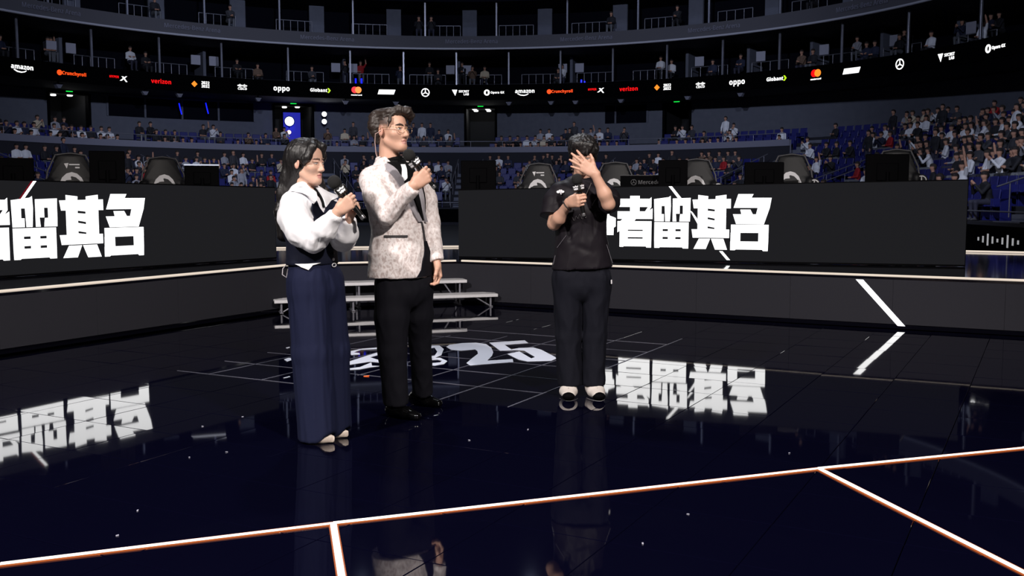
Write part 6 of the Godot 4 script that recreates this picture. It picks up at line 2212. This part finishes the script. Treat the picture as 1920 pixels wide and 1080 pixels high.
# the player in the black jersey
func player() -> void:
	var o := thing("person", "young man in a black team jersey hiding his bowed face behind one hand", "person", Vector3(0.464, 0, -6.587))
	var off := o.position
	var F := Vector3(0, 0, 1)
	var S := Vector3(1, 0, 0)
	var tor := Torso.new()
	tor.side = S; tor.front = F
	tor.st = [[Vector3(-0.005, 0.842, 0), 0.2, 0.14], [Vector3(-0.012, 1.0, 0), 0.168, 0.128], [Vector3(-0.022, 1.2, 0), 0.168, 0.122], [Vector3(-0.012, 1.31, -0.005), 0.19, 0.105], [Vector3(-0.01, 1.37, -0.015), 0.135, 0.08], [Vector3(-0.008, 1.425, -0.02), 0.068, 0.064]]
	var x := head_at(Vector3(-0.01, 1.572, 0.05), -6, 16, -3, 1.0)
	var body := Shape.new()
	var f := Field.new()
	face(f, x, 0.97, SKIN, Color(0.42, 0.18, 0.15), Color(0.04, 0.03, 0.03))
	f.slab(x * Vector3(0, -0.055, -0.03), Vector3(-0.008, 1.385, -0.015), 0.052, 0.054, 0.06, 0.06, S, 0, SKIN, 0.018)
	f.into(body, 0.0042, true)
	f = Field.new()
	var rw := Vector3(-0.108, 1.272, 0.238)
	f.chain([Vector3(-0.175, 1.3, 0.01), Vector3(-0.195, 1.135, 0.085)], [0.042, 0.037], SKIN, 0.015)
	f.chain([Vector3(-0.195, 1.135, 0.085), Vector3(-0.165, 1.172, 0.14), rw], [0.037, 0.038, 0.025], SKIN, 0.03)
	var h := hand(f, rw, Vector3(-0.16, 0.98, 0.03), Vector3(0.6, 0.12, 0.78), false, GRIP, GRIP_THUMB, 1.0, SKIN)
	f.into(body, 0.0042, true)
	f = Field.new()
	var lw := Vector3(0.05, 1.452, 0.245)
	f.chain([Vector3(0.14, 1.32, 0.02), Vector3(0.142, 1.262, 0.195)], [0.042, 0.037], SKIN, 0.015)
	f.chain([Vector3(0.142, 1.262, 0.195), Vector3(0.115, 1.325, 0.22), lw], [0.037, 0.039, 0.026], SKIN, 0.03)
	hand(f, lw, Vector3(0.57, 0.82, 0.05), Vector3(-0.81, 0.57, -0.14), true, [[6, 8, 6], [4, 8, 6], [6, 10, 8], [10, 12, 8]], [Vector3(0.042, 0.04, 0.0), Vector3(0.064, 0.062, -0.004), Vector3(0.079, 0.086, -0.004)], 1.02, SKIN, 1.0)
	f.into(body, 0.0036, true)
	f = Field.new()
	f.loft([[Vector3(-0.005, 0.85, 0), 0.15, 0.1], [Vector3(-0.02, 1.2, 0), 0.13, 0.09], [Vector3(-0.01, 1.33, -0.01), 0.13, 0.07], [Vector3(-0.008, 1.4, -0.018), 0.05, 0.05]], S, 0, SKIN, 0.03)
	f.chain([Vector3(-0.1, 0.82, 0), Vector3(-0.095, 0.4, 0.0), Vector3(-0.085, 0.08, 0.0)], [0.075, 0.05, 0.04], SKIN, 0.02)
	f.chain([Vector3(0.085, 0.82, 0), Vector3(0.075, 0.4, 0.0), Vector3(0.075, 0.08, 0.0)], [0.075, 0.05, 0.04], SKIN, 0.02)
	f.into(body, 0.03, true)
	obj("body", body, M.skin, o)
	eyes(o, x, Vector2(0, -0.8), 0.5)
	# hair
	var hb := x.basis.orthonormalized()
	f = Field.new()
	f.orb(x * Vector3(0, 0.042, -0.02), Vector3(0.09, 0.088, 0.105), hb, Color.WHITE, 0.02)
	f.orb(x * Vector3(-0.02, 0.085, 0.02), Vector3(0.075, 0.045, 0.08), hb, Color.WHITE, 0.03)
	for k in 7:
		var u := (k - 3) / 3.0
		f.bone(x * Vector3(0.05 * u, 0.085, 0.075), x * Vector3(0.07 * u + 0.006, 0.03 + 0.008 * (k % 2), 0.096 - 0.03 * u * u), 0.02, 0.009, Color.WHITE, 0.012)
	for s in [-1, 1]:
		f.bone(x * Vector3(0.076 * s, 0.05, 0.03), x * Vector3(0.082 * s, -0.015, 0.022), 0.02, 0.009, Color.WHITE, 0.02)
		f.bone(x * Vector3(0.07 * s, 0.03, -0.05), x * Vector3(0.06 * s, -0.06, -0.055), 0.03, 0.02, Color.WHITE, 0.02)
		f.orb(x * Vector3(0.094 * s, -0.016, -0.008), Vector3(0.024, 0.03, 0.022), hb, Color.WHITE, 0.01, true)
	var hs := Shape.new()
	f.into(hs, 0.005)
	strands(hs, x, 0.006, 42.0, 8, Vector3(1.0, 0.3, 0.7))
	hairpiece(o, hs, x, hair_mat(Color(0.085, 0.075, 0.08), 23, Vector3(13, 4, 8)))
	# jersey
	f = Field.new()
	f.loft(tor.st, S, 3, Color.WHITE, 0.012)
	f.chain([Vector3(-0.15, 1.33, 0), Vector3(-0.185, 1.27, 0.015)], [0.07, 0.076], Color.WHITE, 0.03)
	f.slab(Vector3(-0.185, 1.27, 0.015), Vector3(-0.205, 1.175, 0.055), 0.078, 0.076, 0.084, 0.078, Vector3(0.8, 0.2, -0.4), 2, Color.WHITE, 0.02)
	f.chain([Vector3(0.128, 1.33, 0), Vector3(0.148, 1.295, 0.07)], [0.07, 0.074], Color.WHITE, 0.03)
	f.slab(Vector3(0.148, 1.295, 0.07), Vector3(0.152, 1.262, 0.16), 0.075, 0.072, 0.07, 0.07, Vector3(1, 0, 0), 2, Color.WHITE, 0.02)
	var js := Shape.new()
	f.into(js, 0.0095)
	crease(js, tor.at(-0.11, 1.2, 0), tor.at(-0.07, 1.0, 0), 0.022, 0.012)
	crease(js, tor.at(0.02, 1.2, 0), tor.at(0.0, 1.0, 0), 0.025, 0.008)
	crease(js, tor.at(0.07, 1.25, 0), tor.at(0.08, 1.05, 0), 0.022, 0.009)
	crease(js, tor.at(-0.12, 1.0, 0), tor.at(-0.03, 1.1, 0), 0.02, 0.007)
	crease(js, tor.at(0.06, 0.95, 0), tor.at(-0.05, 1.0, 0), 0.03, 0.007)
	crease(js, Vector3(-0.23, 1.24, 0.09), Vector3(-0.14, 1.29, 0.09), 0.02, 0.007)
	fold(js, 0.003, 41, Vector3(6, 4, 6))
	tor.wear(f)
	var jo := obj("jersey", js, M.jersey, o)
	var p := Shape.new()
	p.tube(ring_path(Vector3(-0.008, 1.408, -0.018), S, F, 0.066, 0.064, 0.03), 0.009, 8, 1.2)
	obj("neck_band", p, M.black_shirt, jo)
	p = Shape.new()
	var eb := Basis.from_euler(Vector3(-0.75, -0.15, 0))
	var ec: Vector3 = tor.at(-0.125, 1.335, 0.004)
	for q in [Vector2(0, 0.006), Vector2(-0.014, 0.002), Vector2(0.014, 0.002), Vector2(0.0, 0.016)]:
		var e := PackedVector2Array()
		for k in 10: e.append(q + Vector2(cos(TAU * k / 10), sin(TAU * k / 10)) * 0.011)
		p.plate(e, ec, eb.x, eb.y, 0.003)
	p.plate(PackedVector2Array([Vector2(-0.003, 0.002), Vector2(0.005, 0.002), Vector2(0.01, -0.02), Vector2(0.002, -0.02)]), ec, eb.x, eb.y, 0.003)
	obj("chest_emblem", p, M.print_white, jo)
	p = Shape.new()
	p.box(Vector3(-0.228, 1.262, 0.083), Vector3(0.042, 0.013, 0.006), Basis.from_euler(Vector3(-0.35, -0.45, 0.06)), 0.002)
	obj("sleeve_bar", p, M.print_white, jo)
	p = Shape.new()
	var pen := []
	for k in 33:
		var t := k / 32.0
		pen.append(tor.at(-0.09 + 0.12 * t, 1.165 + 0.012 * sin(t * 31.0) + 0.006 * sin(t * 13.0) + 0.02 * t, 0.006))
	p.tube(pen, 0.0018, 5)
	obj("chest_script", p, mat(Color(0.3, 0.29, 0.31), 0.6), jo)
	for q in [[Vector2(-0.155, 0.98), Vector2(-0.1, 1.06)], [Vector2(0.148, 1.0), Vector2(0.185, 0.88)], [Vector2(-0.185, 0.87), Vector2(-0.17, 0.93)], [Vector2(0.06, 1.25), Vector2(0.085, 1.31)]]:
		p = Shape.new()
		p.tube([tor.at(q[0].x, q[0].y, 0.006), tor.at((q[0].x + q[1].x) * 0.5, (q[0].y + q[1].y) * 0.5, 0.006), tor.at(q[1].x, q[1].y, 0.006)], 0.0018, 5)
		obj("piping", p, mat(Color(0.4, 0.39, 0.42), 0.5), jo)
	p = Shape.new()
	p.tube([Vector3(-0.06, 1.425, 0.01), Vector3(-0.04, 1.385, 0.062), tor.at(-0.02, 1.32, 0.012), tor.at(0.0, 1.3, 0.014), tor.at(0.022, 1.33, 0.012), Vector3(0.042, 1.39, 0.06), Vector3(0.055, 1.43, 0.01)], 0.0022, 6)
	obj("necklace", p, mat(Color(0.7, 0.68, 0.66), 0.3, 0.8), o)
	p = Shape.new()
	p.tube(ring_path(Vector3(-0.119, 1.252, 0.222), Vector3(0.6, -0.75, 0.2).normalized(), Vector3(0.3, 0.1, -0.9).normalized(), 0.036, 0.034, 0.0), 0.0045, 6)
	obj("bracelet", p, mat(Color(0.12, 0.08, 0.07), 0.5), o)
	# trousers
	f = Field.new()
	f.slab(Vector3(-0.008, 0.88, 0), Vector3(-0.008, 0.74, 0), 0.16, 0.1, 0.188, 0.128, S, 1, Color.WHITE, 0.02)
	f.slab(Vector3(-0.103, 0.78, 0), Vector3(-0.096, 0.4, 0.0), 0.1, 0.115, 0.083, 0.092, S, 0, Color.WHITE, 0.015)
	f.slab(Vector3(-0.096, 0.4, 0.0), Vector3(-0.084, 0.075, 0.0), 0.083, 0.092, 0.077, 0.09, S, 2, Color.WHITE, 0.015)
	f.slab(Vector3(0.086, 0.78, 0), Vector3(0.077, 0.4, 0.0), 0.1, 0.115, 0.077, 0.09, S, 0, Color.WHITE, 0.015)
	f.slab(Vector3(0.077, 0.4, 0.0), Vector3(0.073, 0.075, 0.0), 0.077, 0.09, 0.074, 0.088, S, 2, Color.WHITE, 0.015)
	var ts := Shape.new()
	f.into(ts, 0.011)
	crease(ts, Vector3(0.0, 0.78, 0.13), Vector3(0.06, 0.6, 0.12), 0.03, 0.01)
	fold(ts, 0.005, 43, Vector3(9, 3, 9))
	var tmat := mat(Color(0.075, 0.078, 0.11), 0.8)
	tmat.metallic_specular = 0.22
	var to := obj("trousers", ts, tmat, o)
	p = Shape.new()
	p.box(Vector3(0.178, 0.76, 0.075), Vector3(0.012, 0.026, 0.004), Basis.from_euler(Vector3(0, 0.9, 0.1)), 0.001)
	obj("pocket_emblem", p, M.print_white, to)
	# white trainers with black toes
	for s in [-1, 1]:
		var heel := Vector3(-0.09 if s < 0 else 0.065, 0, -0.07)
		var toe := Vector3(-0.1 if s < 0 else 0.1, 0, 0.165)
		f = Field.new()
		shoe(f, heel, toe, 0.112, 0.1, 0.38)
		f.bone(heel + Vector3(0, 0.07, 0.07), heel + Vector3(0, 0.12, 0.06), 0.048, 0.045, Color.WHITE, 0.02)
		var ss := Shape.new()
		f.into(ss, 0.007)
		var so := obj("shoe", ss, mat(Color(0.8, 0.77, 0.75), 0.6), o)
		var sl := Shape.new()
		sole(sl, heel + Vector3(0, 0, 0.0), toe + Vector3(0, 0, 0.006), 0.118, 0.022, 0.7)
		obj("sole", sl, M.white, so)
		var d := (toe - heel).normalized()
		f = Field.new()
		f.orb(toe - d * 0.024 + Vector3(0, 0.026, 0), Vector3(0.042, 0.03, 0.036), Basis.IDENTITY, Color.WHITE, 0.01)
		f.block(toe + Vector3(0, -0.05, 0), Vector3(0.3, 0.051, 0.3), Basis.IDENTITY, 0.001, true, 0.003)
		var tc := Shape.new()
		f.into(tc, 0.006)
		obj("toe_cap", tc, M.black, so)
		for k in 4:
			var lc := Shape.new()
			var c := heel + d * (0.11 + 0.02 * k) + Vector3(0, 0.098 - 0.011 * k, 0)
			lc.tube([c + Vector3(-0.028, -0.008, 0), c + Vector3(0, 0.004, 0.004), c + Vector3(0.028, -0.008, 0)], 0.004, 6)
			obj("lace", lc, M.chair_trim, so)
	h.origin += off
	microphone(h, "black microphone with white emblem flag held upright before the black jersey", 0.018, 0.2)


func litter() -> void:
	var spots := [[687, 706, "orange"], [990, 806, "white"], [880, 826, "white"], [425, 848, "white"], [355, 858, "white"], [455, 782, "white"], [1205, 1020, "white"], [380, 800, "white"], [1480, 850, "white"], [1290, 965, "white"], [220, 1005, "white"], [258, 958, "white"]]
	for i in spots.size():
		var y := on_bearing(spots[i][0], spots[i][1], 1.0) - Vector3(0, EYE, 0)
		var p := Vector3(0, EYE, 0) + y * (-EYE / y.y)
		var s := Shape.new()
		var k := 0.7 if i else 2.6
		s.box(Vector3(0, 0.0025, 0), Vector3(0.016 * k, 0.003, 0.009 * k), Basis.from_euler(Vector3(0.1, i * 1.3, 0.12)))
		var o := obj("confetti", s, mat(Color(0.95, 0.4, 0.1), 0.6) if i == 0 else M.pale)
		o.position = p
		tag(o, "scrap of orange paper lying between the presenters" if i == 0 else "tiny white paper scrap lying on the glossy floor", "confetti", "" if i == 0 else "paper scraps on the floor")
